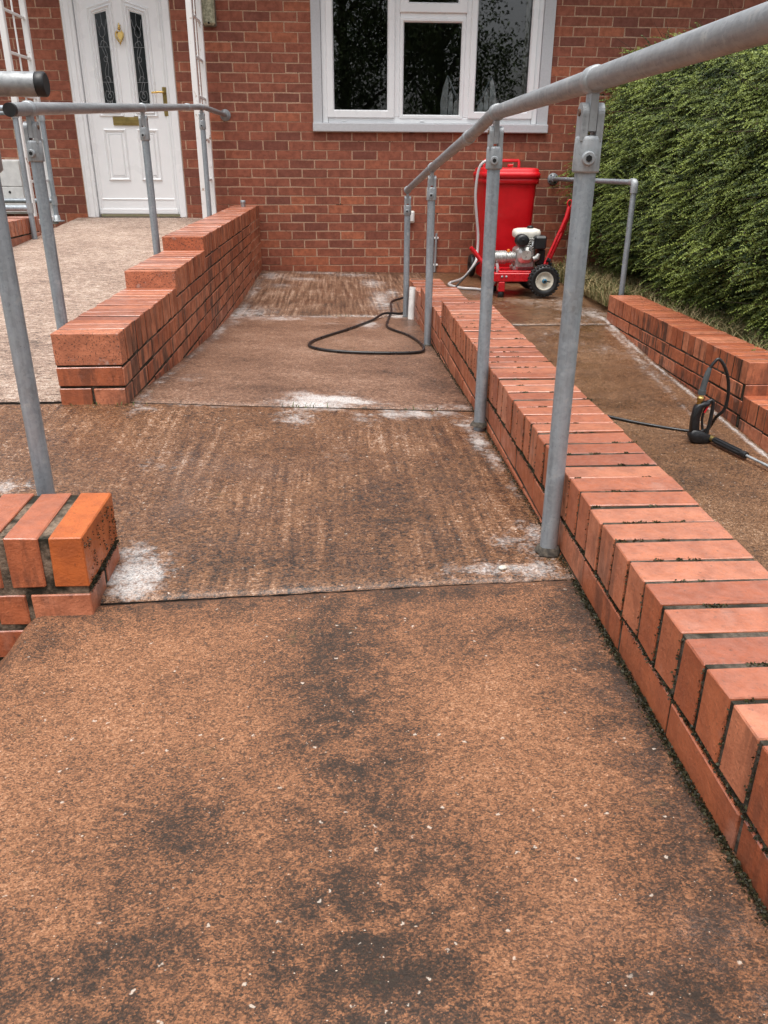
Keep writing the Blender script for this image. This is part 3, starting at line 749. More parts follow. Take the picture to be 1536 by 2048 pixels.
# ---- door
door = empty('front_door', (0, 0, 0), house)
df = MB(); 
df.cbox(-2.188, -2.093, -.010, .09, -.478, 1.62, .006); df.cbox(-1.373, -1.312, -.010, .09, -.478, 1.62, .006); df.cbox(-2.091, -1.375, -.010, .09, 1.55, 1.62, .006)
df.cbox(-2.165, -2.118, -.022, -.0105, -.478, 1.62, .005)
df.build('door_frame', M_upvc, door)
MB().box(-2.093, -1.373, -.035, .05, -.500, -.478).build('threshold', M_darkgap, door)
lf = MB(); lx0, lx1, lz0, lz1 = -2.088, -1.378, -.452, 1.545
lf.cbox(lx0, lx1, .022, .07, lz0, lz1, .004)
def molding(m, x0, x1, z0, z1, w=.018, h=.012, y=.0215, top=None):
    tl, tr = (z1, z1) if top is None else top
    o_ = [(x0, z0), (x1, z0), (x1, tr), (x0, tl)]; c_ = [(x0+w/2, z0+w/2), (x1-w/2, z0+w/2), (x1-w/2, tr-w/2), (x0+w/2, tl-w/2)]; i_ = [(x0+w, z0+w), (x1-w, z0+w), (x1-w, tr-w), (x0+w, tl-w)]
    vs = [(p[0], y+.001, p[1]) for p in o_]+[(p[0], y-h, p[1]) for p in c_]+[(p[0], y+.001, p[1]) for p in i_]
    m.add(vs, [(k*4+e, k*4+(e+1) % 4, (k+1)*4+(e+1) % 4, (k+1)*4+e) for k in range(2) for e in range(4)])
molding(lf, lx0+.012, lx1-.012, -.44, 1.53, .03, .009)
molding(lf, -2.062, -1.402, -.335, 1.50, .02, .006)
lf.cbox(lx0+.012, lx1-.012, .010, .0215, -.449, -.405, .004)
leaf = lf.build('door_leaf', M_upvc, door)
for (x0, x1) in ((-1.972, -1.775), (-1.686, -1.500)):
    m = MB(); molding(m, x0, x1, -.175, .245, .026, .014); molding(m, x0+.034, x1-.034, -.140, .210, .012, .006)
    m.cbox(x0+.045, x1-.045, .014, .0215, -.128, .198, .004); m.build('panel', M_upvc, door)
for q, (x0, x1, tl, tr) in enumerate(((-1.925, -1.832, 1.094, 1.118), (-1.638, -1.545, 1.118, 1.094))):
    pf = empty('leaded_light', (0, 0, 0), door)
    m = MB(); e = .062; o0, o1 = x0-e, x1+e; zb = .385-.05
    for (w0, w1, hh) in ((0, .022, .012), (.026, .044, .018), (.046, .060, .010)):
        a, b = o0+w0, o1-w0; sl = (tr-tl)/(x1-x0)
        TL, TR = tl+e*1.1-w0*1.1-sl*(e-w0), tr+e*1.1-w0*1.1+sl*(e-w0)
        molding(m, a, b, zb+w0, 0, w1-w0, hh, .0215, (TL, TR))
    m.build('glazing_frame', M_upvc, pf)
    gl = MB(); gl.add([(x0, .0195, .385), (x1, .0195, .385), (x1, .0195, tr), (x0, .0195, tl)], [(0, 1, 2, 3)])
    gl.build('pane', simple('dark_leaded_glass', (.004, .006, .007), .06, 0, 20, .2, .02, .4), pf)
    ld = MB(); cx = (x0+x1)/2; s_ = -1 if q else 1
    def came(pts, r=.0016): ld.tube(catmull([(cx+s_*p[0], .0175, p[1]) for p in pts], 5), r, 5, False)
    came([(-.046, .86), (.046, .86)]); came([(-.046, .60), (.046, .60)])
    came([(0, 1.10), (.002, 1.03), (-.02, .99), (-.024, .95), (-.008, .93), (.016, .945), (.022, .98), (.004, 1.03)])
    came([(-.038, 1.06), (-.03, 1.01), (-.016, .985)]); came([(.038, 1.06), (.03, 1.01), (.016, .985)])
    came([(0, .93), (.006, .90), (-.002, .865)]); came([(-.026, .87), (-.01, .905), (.022, .89), (.03, .865)])
    came([(.004, .86), (.020, .80), (.016, .76), (-.004, .71), (-.014, .66), (-.004, .60)]); came([(-.02, .86), (.004, .79), (.02, .73), (.012, .66), (.022, .60)])
    came([(-.012, .775), (0, .79), (.018, .78), (.012, .755), (-.008, .755), (-.012, .775)]); came([(-.022, .625), (-.006, .645), (.016, .635), (.026, .612)])
    came([(0, .60), (.012, .55), (.006, .51)]); came([(-.02, .60), (-.006, .55), (0, .51)])
    came([(-.034, .50), (-.022, .535), (.0, .525), (.024, .532), (.036, .50), (.022, .465), (-.004, .455), (-.028, .468), (-.034, .50)])
    came([(-.012, .50), (.0, .515), (.014, .50), (.006, .482), (-.008, .484), (-.012, .50)]); came([(-.004, .455), (-.002, .41), (.006, .386)]); came([(.018, .462), (.014, .42), (.006, .386)]); came([(-.026, .468), (-.012, .42), (-.006, .386)])
    ld.build('lead_came', M_lead, pf)
kn = MB(); kx = -1.735
kn.lathe([(.0, -.026), (.010, -.022), (.013, -.010), (.011, .0)], (kx, .012, .992), 'y', 14)
kn.tube(catmull([(kx-.016, -.002, .975), (kx-.030, -.006, .955), (kx-.026, -.010, .925), (kx, -.012, .892), (kx+.026, -.010, .925), (kx+.030, -.006, .955), (kx+.016, -.002, .975)], 5), .006, 8)
kn.add([(kx-.024, .006, .97), (kx+.024, .006, .97), (kx+.020, .002, .93), (kx, -.001, .903), (kx-.020, .002, .93)], [(0, 1, 2, 3, 4)])
kn.lathe([(.0, -.02), (.007, -.018), (.008, -.006), (.014, 0), (.0, .002)], (kx, .018, 1.02), 'z', 10); kn.lathe([(.001, .035), (.005, .028), (.003, .020), (.008, .010), (.010, 0)], (kx, .006, 1.0), 'z', 10)
kn.lathe([(.006, .0), (.009, -.008), (.003, -.016), (.001, -.024)], (kx, -.006, .893), 'z', 10)
kn.build('knocker', M_brass, door)
lb = MB(); lb.cbox(-1.875, -1.60, .010, .0215, .270, .336, .004); lb.cbox(-1.868, -1.607, .003, .010, .284, .322, .003); lb.build('letterbox', M_dullbrass, door)
hd = MB(); hd.cbox(-1.432, -1.398, .010, .0215, .345, .568, .004); hb_ = hd.build('handle_plate', M_dullbrass, door)
hl = MB(); hl.tube([(-1.415, .012, .524), (-1.415, -.030, .524)], .009, 10); hl.tube(catmull([(-1.415, -.030, .524), (-1.45, -.034, .526), (-1.515, -.030, .521)], 5), .008, 10); hl.build('handle', M_brass, hb_)

# ------------------------------------------------------------------ fixtures on the wall
lt = empty('bulkhead_light', (-.985, HY-.001, 1.12)); tag(lt, 'algae stained oblong bulkhead light on the wall beside the porch trellis', 'wall light')
MB().cbox(-.056, .056, -.03, 0, -.11, .12, .012).build('back_plate', simple('brown_plastic', (.14, .12, .09), .6), lt)
MB().cbox(-.050, .050, -.078, -.0305, -.102, .112, .016).build('diffuser', M_algae, lt)
MB().lathe([(.0, -.006), (.008, -.006), (.010, 0)], (0, -.078, -.088), 'y', 10).build('screw', M_darkgap, lt)
so = empty('socket_box', (.708, HY-.001, -.467)); tag(so, 'small white outdoor socket box low on the house wall', 'socket box')
MB().cbox(-.040, .040, -.048, 0, -.052, .052, .008).build('back_box', M_cream, so); MB().cbox(-.034, .034, -.060, -.0485, -.040, .045, .006).build('lid', M_white_paint, so)
pc = empty('conduit_pipe', (.950, HY-.022, 0)); tag(pc, 'short thin pale pipe running up the foot of the house wall', 'pipe')
MB().tube([(.006, 0, -.61), (.003, 0, -.8), (-.002, 0, -.955)], .011, 10).build('tube', M_cast, pc)
for z in (-.66, -.90): MB().cbox(-.022, .028, -.008, .021, z, z+.018, .003).build('clip', M_white_paint, pc)
mbx = empty('meter_box', (-2.9, HY-.001, -.23)); tag(mbx, 'white meter box on the house wall behind the porch railings', 'meter box')
MB().cbox(-.26, .225, -.10, 0, -.215, .225, .006).build('cabinet', M_white_paint, mbx)
MB().cbox(-.25, .215, -.112, -.1005, .012, .215, .003).build('upper_door', M_white_paint, mbx); MB().cbox(-.25, .215, -.112, -.1005, -.20, .006, .003).build('lower_door', M_white_paint, mbx)
MB().lathe([(.0, -.004), (.010, -.004), (.011, 0)], (.10, -.112, -.035), 'y', 10).build('lock', M_darkgap, mbx)
# grey folded things standing inside the window
def folded(name, label, x, s, y):
    t = empty(name, (x, y, .372)); tag(t, label, 'clothes airer', None)
    m = MB(); m.prism([(-.055*s, 0), (-.060*s, .10), (-.040*s, .22), (-.012*s, .30), (.0, .315), (.006*s, .30), (.002*s, 0)], 0, .03); m.build('tall_leaf', M_blind, t)
    m = MB(); m.prism([(.012*s, 0), (.012*s, .16), (.035*s, .20), (.050*s, .15), (.052*s, 0)], .01, .03); m.build('short_leaf', M_blind, t)
    m = MB(); m.tube([(.0, -.01, .305), (.07*s, -.012, .16), (.115*s, -.012, .085)], .010, 8); m.build('arm', M_galv, t)
    m = MB(); m.prism([(.060*s, 0), (.060*s, .10), (.085*s, .13), (.108*s, .085), (.11*s, 0)], .0, .025); m.build('side_leaf', M_blind, t)
folded('folded_airer', 'grey folded airer behind the middle window pane', 1.030, 1, HY+.085)
folded('folded_airer', 'grey folded airer behind the wide window pane near the curtain', 1.410, -1, HY+.085)
cu = MB()
cv = []
for i in range(41):
    x = 1.70+.30*i/40; yy = .16+.022*math.sin(i*1.15); cv += [(x, HY+yy, .30), (x, HY+yy, 1.75)]
cu.add(cv, [(2*i, 2*i+2, 2*i+3, 2*i+1) for i in range(40)], True)
tag(cu.build('curtain', simple('pale_curtain', (.42, .42, .38), .9, 0, 30, .1, .1)), 'pale curtain gathered at one side inside the window', 'curtain')

# ================================================================== HANDRAILS
TR = .0190
def key_post(parent, x, y, zb, zt, ang=0.0, name='post', swivel=True, rail_dir=(0, 1, 0), r=TR, foot=False):
    """upright with a galvanised swivel socket whose ring clasps the rail at height zt (rail centre)."""
    m = MB(); zs = zt-.155 if swivel else zt-.03
    m.tube([(x, y, zb-.05), (x, y, zb+.2), (x, y, (zb+zs)/2), (x, y, zs+.02)], r, 20); p = m.build(name, M_galv, parent)
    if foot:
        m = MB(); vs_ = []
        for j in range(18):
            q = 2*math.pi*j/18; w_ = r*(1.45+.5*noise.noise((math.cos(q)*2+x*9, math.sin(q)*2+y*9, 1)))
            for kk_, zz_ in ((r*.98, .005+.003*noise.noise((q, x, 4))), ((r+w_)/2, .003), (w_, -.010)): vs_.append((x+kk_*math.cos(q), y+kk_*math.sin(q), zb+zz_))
        m.add(vs_, [(j*3+a_, ((j+1) % 18)*3+a_, ((j+1) % 18)*3+a_+1, j*3+a_+1) for j in range(18) for a_ in (0, 1)], True); m.build('foot_mortar_shade', M_footm, p)  # mortar ring, darkened to put contact shade at the post feet
    if swivel:
        k = 1.0
        m = MB(); m.lathe([(r*1.02, zs+.006), (r*1.24, zs+.007), (r*1.28, zs+.010), (r*1.25, zs+.060), (r*1.15, zs+.066), (r*.5, zs+.068)], (x, y, 0), 'z', 20)
        D = Vector(rail_dir); Nn = Vector((D.y, -D.x, 0)).normalized()
        def ear(o, t, zlo, zhi, wdt):
            pts = []
            for j in range(13):
                q = math.pi*j/12; pts.append((wdt*math.cos(q), zhi-wdt+wdt*math.sin(q)))
            pts += [(-wdt, zlo), (wdt, zlo)]
            n = len(pts); F = Vector((D.x, D.y, 0)).normalized()
            vs = [Vector((x, y, 0))+Nn*o+F*p[0]+Vector((0, 0, p[1])) for p in pts]+[Vector((x, y, 0))+Nn*(o+t)+F*p[0]+Vector((0, 0, p[1])) for p in pts]
            m.add(vs, [tuple(range(n)), tuple(reversed(range(n, 2*n)))]+[((i+1) % n, i, n+i, n+(i+1) % n) for i in range(n)])
        ear(-.0195, .0118, zs+.058, zs+.120, .0185); ear(.0077, .0118, zs+.058, zs+.120, .0185)
        sock = m.build('swivel_socket', M_cast, p)
        m = MB(); ear(-.0068, .0136, zs+.074, zt-.010, .0175); m.build('swivel_lug', M_cast, p)
        c = Vector((x, y, zs+.03)); dirc = Vector((-x*.3-.15, -1, 0)).normalized()
        m = MB(); q0 = c+dirc*(r*1.2)
        m.tube([q0, q0+dirc*.007, q0+dirc*.008], [.0125, .0115, .010], 14); m.build('boss', M_cast, p)
        m = MB(); m.tube([q0+dirc*.0075, q0+dirc*.0092], .0058, 6); m.build('set_screw', M_darkgap, p)
        b0 = Vector((x, y, zs+.104))
        m = MB(); m.tube([b0-Nn*.0225, b0+Nn*.0225], .006, 10); m.build('pivot_bolt', simple('rusty_bolt', (.16, .09, .06), .7, .4) if 'rusty_bolt' not in bpy.data.materials else bpy.data.materials['rusty_bolt'], p)
    return p
def ring(parent, c, d, r=TR, L=.036):
    d = Vector(d).normalized(); c = Vector(c)
    m = MB(); m.tube([c-d*L/2, c-d*(L/2-.003), c+d*(L/2-.003), c+d*L/2], [r*1.02, r*1.20, r*1.20, r*1.02], 20); return m.build('collar', M_cast, parent)
def rail(parent, pts, r=TR, n=20, mat=None):
    m = MB(); m.tube(pts, r, n); return m.build('rail', mat or M_galv_rail, parent)
# ---- rail of the central ramp
h1 = empty('ramp_handrail', (.46, 1.547, -.775)); tag(h1, 'galvanised tube handrail with four posts along the salmon topped dividing wall', 'handrail')
def loc(root, p): return tuple(Vector(p)-root.location)
def rl(root, pts): return [loc(root, p) for p in pts]
A_, B_, C_, D_ = (.459, 1.547), (.472, 2.509), (.488, 4.197), (.476, 5.393)
zA, zB, zC, zD = .131, .128, -.028, -.166
pts = [(.436, .15, .133), (.447, .8, .132), (.459, 1.547, .131), (.470, 2.45, .128)]
bend = catmull([(.470, 2.45, .128), (.4715, 2.56, .125), (.4735, 2.72, .108), (.475, 2.86, .093)], 6)
pts2 = pts[:-1]+list(bend)+[(.481, 3.4, .046), (.488, 4.197, zC), (.482, 4.8, -.097), (.476, 5.40, -.166)]
rr = rail(h1, rl(h1, pts2))
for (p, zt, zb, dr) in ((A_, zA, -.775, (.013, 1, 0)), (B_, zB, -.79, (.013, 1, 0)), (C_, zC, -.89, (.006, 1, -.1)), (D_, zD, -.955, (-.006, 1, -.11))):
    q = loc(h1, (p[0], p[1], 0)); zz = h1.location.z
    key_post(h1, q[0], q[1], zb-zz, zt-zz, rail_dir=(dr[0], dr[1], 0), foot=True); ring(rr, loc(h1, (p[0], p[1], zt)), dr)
ring(rr, loc(h1, (.4785, 3.05, .076)), (.01, 1, -.092), L=.07)
m = MB(); m.tube(rl(h1, [(.476, 5.400, -.166), (.4755, 5.42, -.168)]), [TR*1.25, TR*1.15], 20); m.build('end_cap', M_cast, rr)
# ---- near rail, capped end, over the foreground wall
h2 = empty('landing_handrail', (-.655, 1.70, -.80)); tag(h2, 'thick galvanised rail with a black end cap on a post behind the foreground wall', 'handrail')
key_post(h2, 0, 0, 0, .915, rail_dir=(1, 0, 0), swivel=False)
m = MB(); m.lathe([(TR*1.05, .775), (TR*1.4, .78), (TR*1.4, .885), (TR*1.1, .89)], (0, 0, 0), 'z', 18); m.build('socket', M_cast, h2.children[0])
r2 = rail(h2, [(.125, -.03, .924), (-.6, -.03, .924), (-1.6, -.03, .924)], .0205)
ring(r2, (-.045, -.03, .924), (1, 0, 0), .0205)
m = MB(); m.tube([(.1252, -.03, .924), (.128, -.03, .924), (.1400, -.03, .924), (.142, -.03, .924)], [.0195, .0208, .0208, .0185], 20); m.build('end_cap', M_rubber, r2)
# ---- rail beside the door ramp
h3 = empty('door_handrail', (-.925, 2.80, -.73)); tag(h3, 'galvanised handrail with three posts rising along the door ramp to a wall flange', 'handrail')
P3 = [(-.921, 2.64, .130), (-.925, 2.80, .141), (-.945, 4.55, .238), (-.95, 6.01, .322), (-.951, 6.60, .354)]
b3 = catmull([(-.951, 6.60, .354), (-.950, 6.78, .361), (-.935, 7.1, .360), (-.909, 7.75, .356)], 5)
r3 = rail(h3, rl(h3, P3[:-1]+list(b3)))
for x, y, zt, zb in ((-.925, 2.80, .141, -.735), (-.945, 4.55, .238, -.645), (-.951, 6.65, .357, -.535)):
    q = loc(h3, (x, y, 0)); key_post(h3, q[0], q[1], zb-h3.location.z, zt-h3.location.z, rail_dir=(0, 1, 0)); ring(r3, loc(h3, (x, y, zt)), (0, 1, .055))
ring(r3, loc(h3, (-.95, 6.01, .322)), (0, 1, .055), L=.08)
m = MB(); m.tube(rl(h3, [(-.9215, 2.641, .130), (-.9213, 2.636, .1297), (-.921, 2.622, .129)]), [TR*.95, TR*1.02, TR*1.0], 20); m.build('end_cap', M_rubber, r3)
fg = MB(); c = Vector(loc(h3, (-.909, 7.768, .356))); fg.tube([c, c+Vector((0, -.006, 0)), c+Vector((.0, -.007, 0)), c+Vector((0, -.035, 0))], [.046, .046, .026, .024], 20); fg.build('wall_flange', M_cast, r3)
# ---- guard rail by the hedge
h4 = empty('guard_rail', (2.045, 5.72, -.93)); tag(h4, 'thin galvanised guard rail from house wall to one elbowed post near the hedge', 'handrail')
MB().tube(rl(h4, [(2.045, 5.72, -1.0), (2.045, 5.72, -.6), (2.045, 5.72, -.15)]), TR, 18).build('post', M_galv, h4)
r4 = rail(h4, rl(h4, [(2.044, 5.74, -.124), (2.03, 6.6, -.132), (2.011, 7.74, -.141)]), TR*.92, mat=M_galv)
e4 = MB(); e4.tube(rl(h4, catmull([(2.045, 5.72, -.190), (2.045, 5.72, -.150), (2.045, 5.726, -.128), (2.0445, 5.745, -.124), (2.044, 5.785, -.124)], 5)), [TR*1.32]*21, 18); e4.build('elbow', M_cast, h4)
fg = MB(); c = Vector(loc(h4, (2.011, 7.768, -.141))); fg.tube([c, c+Vector((0, -.006, 0)), c+Vector((0, -.007, 0)), c+Vector((0, -.05, 0))], [.050, .050, .028, .025], 20); fg.build('wall_flange', M_cast, r4)
fb = MB()
for q in range(4): fb.lathe([(0, -.010), (.007, -.009), (.007, -.004)], (c.x+.036*math.cos(q*1.57+.6), c.y, c.z+.036*math.sin(q*1.57+.6)), 'y', 8)
fb.build('flange_bolt', M_darkgap, r4)
# ---- porch railings
def porch_rail(x, y, label, zb, zt, zl, flange):
    h = empty('porch_railing', (x, y, zb)); tag(h, label, 'railing', 'tube railings on the far side of the porch')
    MB().tube([(0, 0, -.02 if not flange else .004), (0, 0, .4), (0, 0, zt-zb-.03)], TR, 18).build('post', M_galv, h)
    MB().tube([(0, 0, zt-zb-.06), (0, 0, zt-zb-.015), (-.006, 0, zt-zb), (-.05, 0, zt-zb)], TR*1.3, 16).build('elbow', M_cast, h)
    MB().tube([(-.04, 0, zt-zb), (-.9, 0, zt-zb)], TR, 16).build('rail', M_galv, h)
    MB().tube([(0, 0, zl-zb), (-.9, 0, zl-zb)], TR*(1.0 if flange else 1.15), 16).build('lower_rail', M_galv, h)
    MB().tube([(0, 0, zl-zb-.035), (0, 0, zl-zb+.035)], TR*1.3, 16).build('tee', M_cast, h)
    if flange: MB().lathe([(.0, 0), (.062, 0), (.062, .006), (.030, .010), (.026, .05), (TR, .052)], (0, 0, .002), 'z', 20).build('floor_flange', M_cast, h)
porch_rail(-2.218, 6.405, 'tube railing post standing against the low porch wall', -.546, .325, -.33, False)
porch_rail(-2.367, 7.45, 'tube railing post with a floor flange against the house', -.492, .345, -.325, True)
# ---- trellis panels of the porch
def trellis(x, ya, yb, zb, label):
    t = empty('porch_trellis', (x, ya, zb)); tag(t, label, 'trellis', 'white metal trellis panels flanking the door')
    d = yb-ya; H = 2.75
    for y in (0, d): MB().cbox(-.022, .022, y-.022, y+.022, 0, H, .004).build('upright', M_trellis, t)
    MB().cbox(-.006, .006, d*.5-.006, d*.5+.006, .06, H-.02, .002).build('thin_bar', M_trellis, t)
    for k, z in enumerate((.045, .35, .66, .97, 1.25, 1.53, 1.81, 2.1, 2.4, 2.7)):
        w = .019 if k in (0, 6, 9) else .010
        MB().cbox(-w*.8, w*.8, .0225, d-.0225, z-w, z+w, .003).build('rung', M_trellis, t)
trellis(-1.048, 7.10, 7.62, -.505, 'white metal trellis between the front door and the bulkhead light')
trellis(-2.40, 6.99, 7.50, -.515, 'rust spotted white trellis beside the meter box')
# ---- pipe stubs
ps = empty('pipe_stub', (-.771, 7.45, -.368)); tag(ps, 'short grey pipe stub standing on top of the stepped ramp wall', 'pipe')
MB().lathe([(.0, .052), (.016, .052), (.021, .050), (.022, .030), (.019, .026), (.019, 0)], (0, 0, 0), 'z', 16).build('tube', M_cast, ps)
wp = empty('white_pipe', (.505, 5.30, -.955)); tag(wp, 'short white plastic pipe stub by the last handrail post', 'pipe')
MB().tube([(-.004, -.02, -.03), (.0, 0, .05), (.008, .02, .19), (.010, .022, .205)], .023, 12).build('tube', M_white_paint, wp)

# ================================================================== BIN
bn = empty('wheelie_bin', (1.480, 7.30, -.962)); tag(bn, 'tall bright red wheelie bin against the house wall', 'wheelie bin')
bn.rotation_euler = (0, 0, .02)
def loft(rings, n=48, p=9.0, caps=True):
    m = MB(); vs = []
    for (cx, cy, hx, hy, z) in rings:
        for j in range(n):
            q = 2*math.pi*(j+.5)/n; c, s = math.cos(q), math.sin(q)
            k = (abs(c)**p+abs(s)**p)**(-1/p); vs.append((cx+hx*k*c, cy+hy*k*s, z))
    K = len(rings)
    m.add(vs, [(i*n+j, i*n+(j+1) % n, (i+1)*n+(j+1) % n, (i+1)*n+j) for i in range(K-1) for j in range(n)], True)
    if caps: m.add(vs[:n], [tuple(range(n))]); m.add(vs[-n:], [tuple(range(n))])
    return m
loft([(0, .0, .185, .20, .03), (0, 0, .190, .205, .035), (0, 0, .196, .215, .20), (0, 0, .214, .240, .60), (0, 0, .222, .252, .80), (0, 0, .228, .256, .835)]).build('body', M_red, bn)
loft([(0, 0, .224, .252, .79), (0, 0, .240, .268, .795), (0, 0, .240, .268, .835), (0, 0, .228, .258, .84)]).build('rim', M_red, bn)
loft([(0, -.005, .236, .264, .838), (0, -.005, .246, .274, .842), (0, -.005, .246, .274, .872), (0, -.005, .238, .266, .880), (0, -.005, .232, .262, .884), (0, -.005, .232, .262, .905), (0, 0, .226, .256, .911), (0, 0, .20, .23, .916)]).build('lid', M_red, bn)
m = MB(); m.tube([(-.14, .255, .90), (-.14, .262, .965), (-.135, .264, .972), (.165, .264, .972), (.17, .262, .965), (.17, .255, .90)], .013, 10); m.build('handle', M_red, bn)
MB().cbox(-.02, .025, -.16, -.12, .922, .945, .006).build('lid_catch', M_red, bn)
for s in (-1, 1):
    m = MB(); m.lathe([(.03, -.022), (.085, -.022), (.095, -.014), (.095, .014), (.085, .022), (.03, .022), (.03, -.022)], (s*.222, .20, .097), 'x', 22); m.build('wheel', M_rubber, bn)
MB().tube([(-.21, .20, .097), (.21, .20, .097)], .012, 10).build('axle', M_darkgap, bn)

# ================================================================== PRESSURE WASHER
pw = empty('pressure_washer', (1.45, 6.50, -.985)); tag(pw, 'red framed petrol pressure washer with white topped engine on pneumatic wheels', 'pressure washer')
Zb = -.985
def T(x, y, z): return (x-1.45, y-6.50, z-Zb)
def wheel(y, nm='wheel'):
    w = empty(nm, T(1.641, y, -.852), pw)
    m = MB(); R0 = .120
    prof = [(.072, -.028), (.088, -.040), (.105, -.038), (.114, -.026), (.117, 0), (.114, .026), (.105, .038), (.088, .040), (.072, .028)]
    m.lathe(prof, (0, 0, 0), 'y', 40)
    for k in range(26):
        q = 2*math.pi*k/26
        for s in (-1, 1):
            M = Matrix.Rotation(-q-(.06*s), 4, 'Y') @ Matrix.Translation((.114, s*.021, 0)) @ Matrix.Rotation(.35*s, 4, 'X')
            m.cbox(-.006, .0075, -.017, .017, -.0075, .0075, .002, M=M)
    m.build('tyre', M_rubber, w)
    m = MB(); m.lathe([(.0, -.020), (.022, -.022), (.026, -.016), (.040, -.010), (.056, -.014), (.064, -.028), (.070, -.030), (.072, -.026), (.072, .026), (.0, .02)], (0, 0, 0), 'y', 30); m.build('rim', M_rim, w)
    m = MB(); m.lathe([(.0, -.040), (.016, -.038), (.019, -.030), (.019, -.020)], (0, 0, 0), 'y', 16); m.build('hub_cap', M_blue, w)
    m = MB(); m.tube([(.018, -.032, 0), (.044, -.034, -.006)], .004, 8); m.build('valve', M_darkgap, w)
wheel(6.36); wheel(6.78)
fm = MB()
fm.cbox(*[v for p in ((1.255-1.45, 1.60-1.45), (6.40-6.5, 6.445-6.5), (-.865-Zb, -.800-Zb)) for v in p], .005)
fm.cbox(1.255-1.45, 1.60-1.45, 6.70-6.5, 6.745-6.5, -.865-Zb, -.800-Zb, .005)
fm.cbox(1.255-1.45, 1.30-1.45, 6.445-6.5, 6.70-6.5, -.860-Zb, -.805-Zb, .004); fm.cbox(1.46-1.45, 1.50-1.45, 6.445-6.5, 6.70-6.5, -.860-Zb, -.805-Zb, .004)
fm.cbox(1.30-1.45, 1.62-1.45, 6.43-6.5, 6.72-6.5, -.799-Zb, -.790-Zb, .002)
fm.build('frame', M_redpaint, pw)
for ya in (6.398, 6.70): MB().cbox(1.295-1.45, 1.345-1.45, ya-6.5, ya+.048-6.5, -.940-Zb, -.866-Zb, .004).build('stand', M_redpaint, pw)
for y in (6.422, 6.724): MB().lathe([(.0, 0), (.026, 0), (.026, .030), (.020, .045)], T(1.320, y, Zb), 'z', 14).build('foot', M_rubber, pw)
for x in (1.318, 1.352): MB().lathe([(.0, -.006), (.008, -.006), (.009, .0)], T(x, 6.3985, -.826), 'y', 10).build('bolt', M_cast, pw)
m = MB(); m.tube([T(1.615, 6.50, -.852), T(1.66, 6.50, -.852)], .01, 8); m.tube([T(1.641, 6.32, -.852), T(1.641, 6.80, -.852)], .010, 10); m.build('axle', M_darkgap, pw)
m = MB(); m.tube([T(1.09, 6.60, -.625), T(1.12, 6.60, -.655), T(1.19, 6.58, -.74), T(1.265, 6.55, -.815)], [.016, .017, .017, .016], 12); m.build('front_strut', M_redpaint, pw)
# engine
def cb(x0, x1, y0, y1, z0, z1, c=.01): return MB().cbox(x0-1.45, x1-1.45, y0-6.5, y1-6.5, z0-Zb, z1-Zb, c)
e = cb(1.44, 1.60, 6.50, 6.68, -.785, -.62, .02); e.cbox(1.425-1.45, 1.585-1.45, 6.52-6.5, 6.66-6.5, -.790-Zb, -.765-Zb, .004); eng = e.build('engine_block', M_alu, pw)
m = MB()
for k in range(7): m.cbox(1.46-1.45, 1.58-1.45, 6.485-6.5, 6.63-6.5, -.655+.016*k-Zb, -.646+.016*k-Zb, .001)
m.build('cooling_fins', M_alu, pw)
tk = loft([(0, 0, .098, .085, 0), (0, 0, .106, .095, .012), (0, 0, .106, .095, .040), (0, 0, .098, .088, .058), (0, 0, .07, .065, .066)], 24, 4.0); o = tk.build('fuel_tank', M_cream, pw); o.location = T(1.532, 6.60, -.548)
m = MB(); m.lathe([(.024, 0), (.026, .004), (.026, .014), (.020, .020), (0, .021)], (0, 0, 0), 'z', 16); o = m.build('fuel_cap', M_blackplastic, pw); o.location = T(1.56, 6.60, -.482)
m = MB(); m.lathe([(0, -.050), (.028, -.050), (.044, -.044), (.048, -.035), (.046, -.02), (.040, -.012), (.048, 0), (.05, .02)], (0, 0, 0), 'y', 20); o = m.build('air_filter', M_blackplastic, pw); o.location = T(1.470, 6.47, -.560); o.scale = (1.08, 1, .95)
m = MB(); m.lathe([(0, -.002), (.010, -.002), (.012, .004)], (0, 0, 0), 'y', 10); o = m.build('filter_knob', M_darkgap, pw); o.location = T(1.470, 6.418, -.555)
m = cb(1.570, 1.665, 6.45, 6.60, -.628, -.528, .012); m.cbox(1.580-1.45, 1.655-1.45, 6.442-6.5, 6.4498-6.5, -.62-Zb, -.54-Zb, .003); m.build('muffler', M_blackplastic, pw)
m = cb(1.62, 1.672, 6.50, 6.60, -.75, -.63, .01); m.build('heat_shield', M_blackplastic, pw)
m = loft([(0, 0, .062, .060, 0), (0, 0, .066, .064, .01), (0, 0, .060, .058, .022), (0, 0, .042, .038, .034), (0, 0, .038, .034, .046)], 20, 3.0); o = m.build('crankcase_cover', simple('bright_aluminium', (.68, .67, .64), .35, .6, 60, .06, .05), pw); o.rotation_euler = (R(90), 0, 0); o.location = T(1.512, 6.50, -.672)
m = MB(); m.tube([T(1.575, 6.47, -.70), T(1.60, 6.46, -.69), T(1.61, 6.46, -.66)], [.022, .022, .014], 12); m.build('carburettor', M_alu, pw)
m = MB(); m.tube([T(1.535, 6.47, -.62), T(1.555, 6.455, -.60), T(1.56, 6.47, -.575)], .007, 8); m.build('linkage', M_cast, pw)
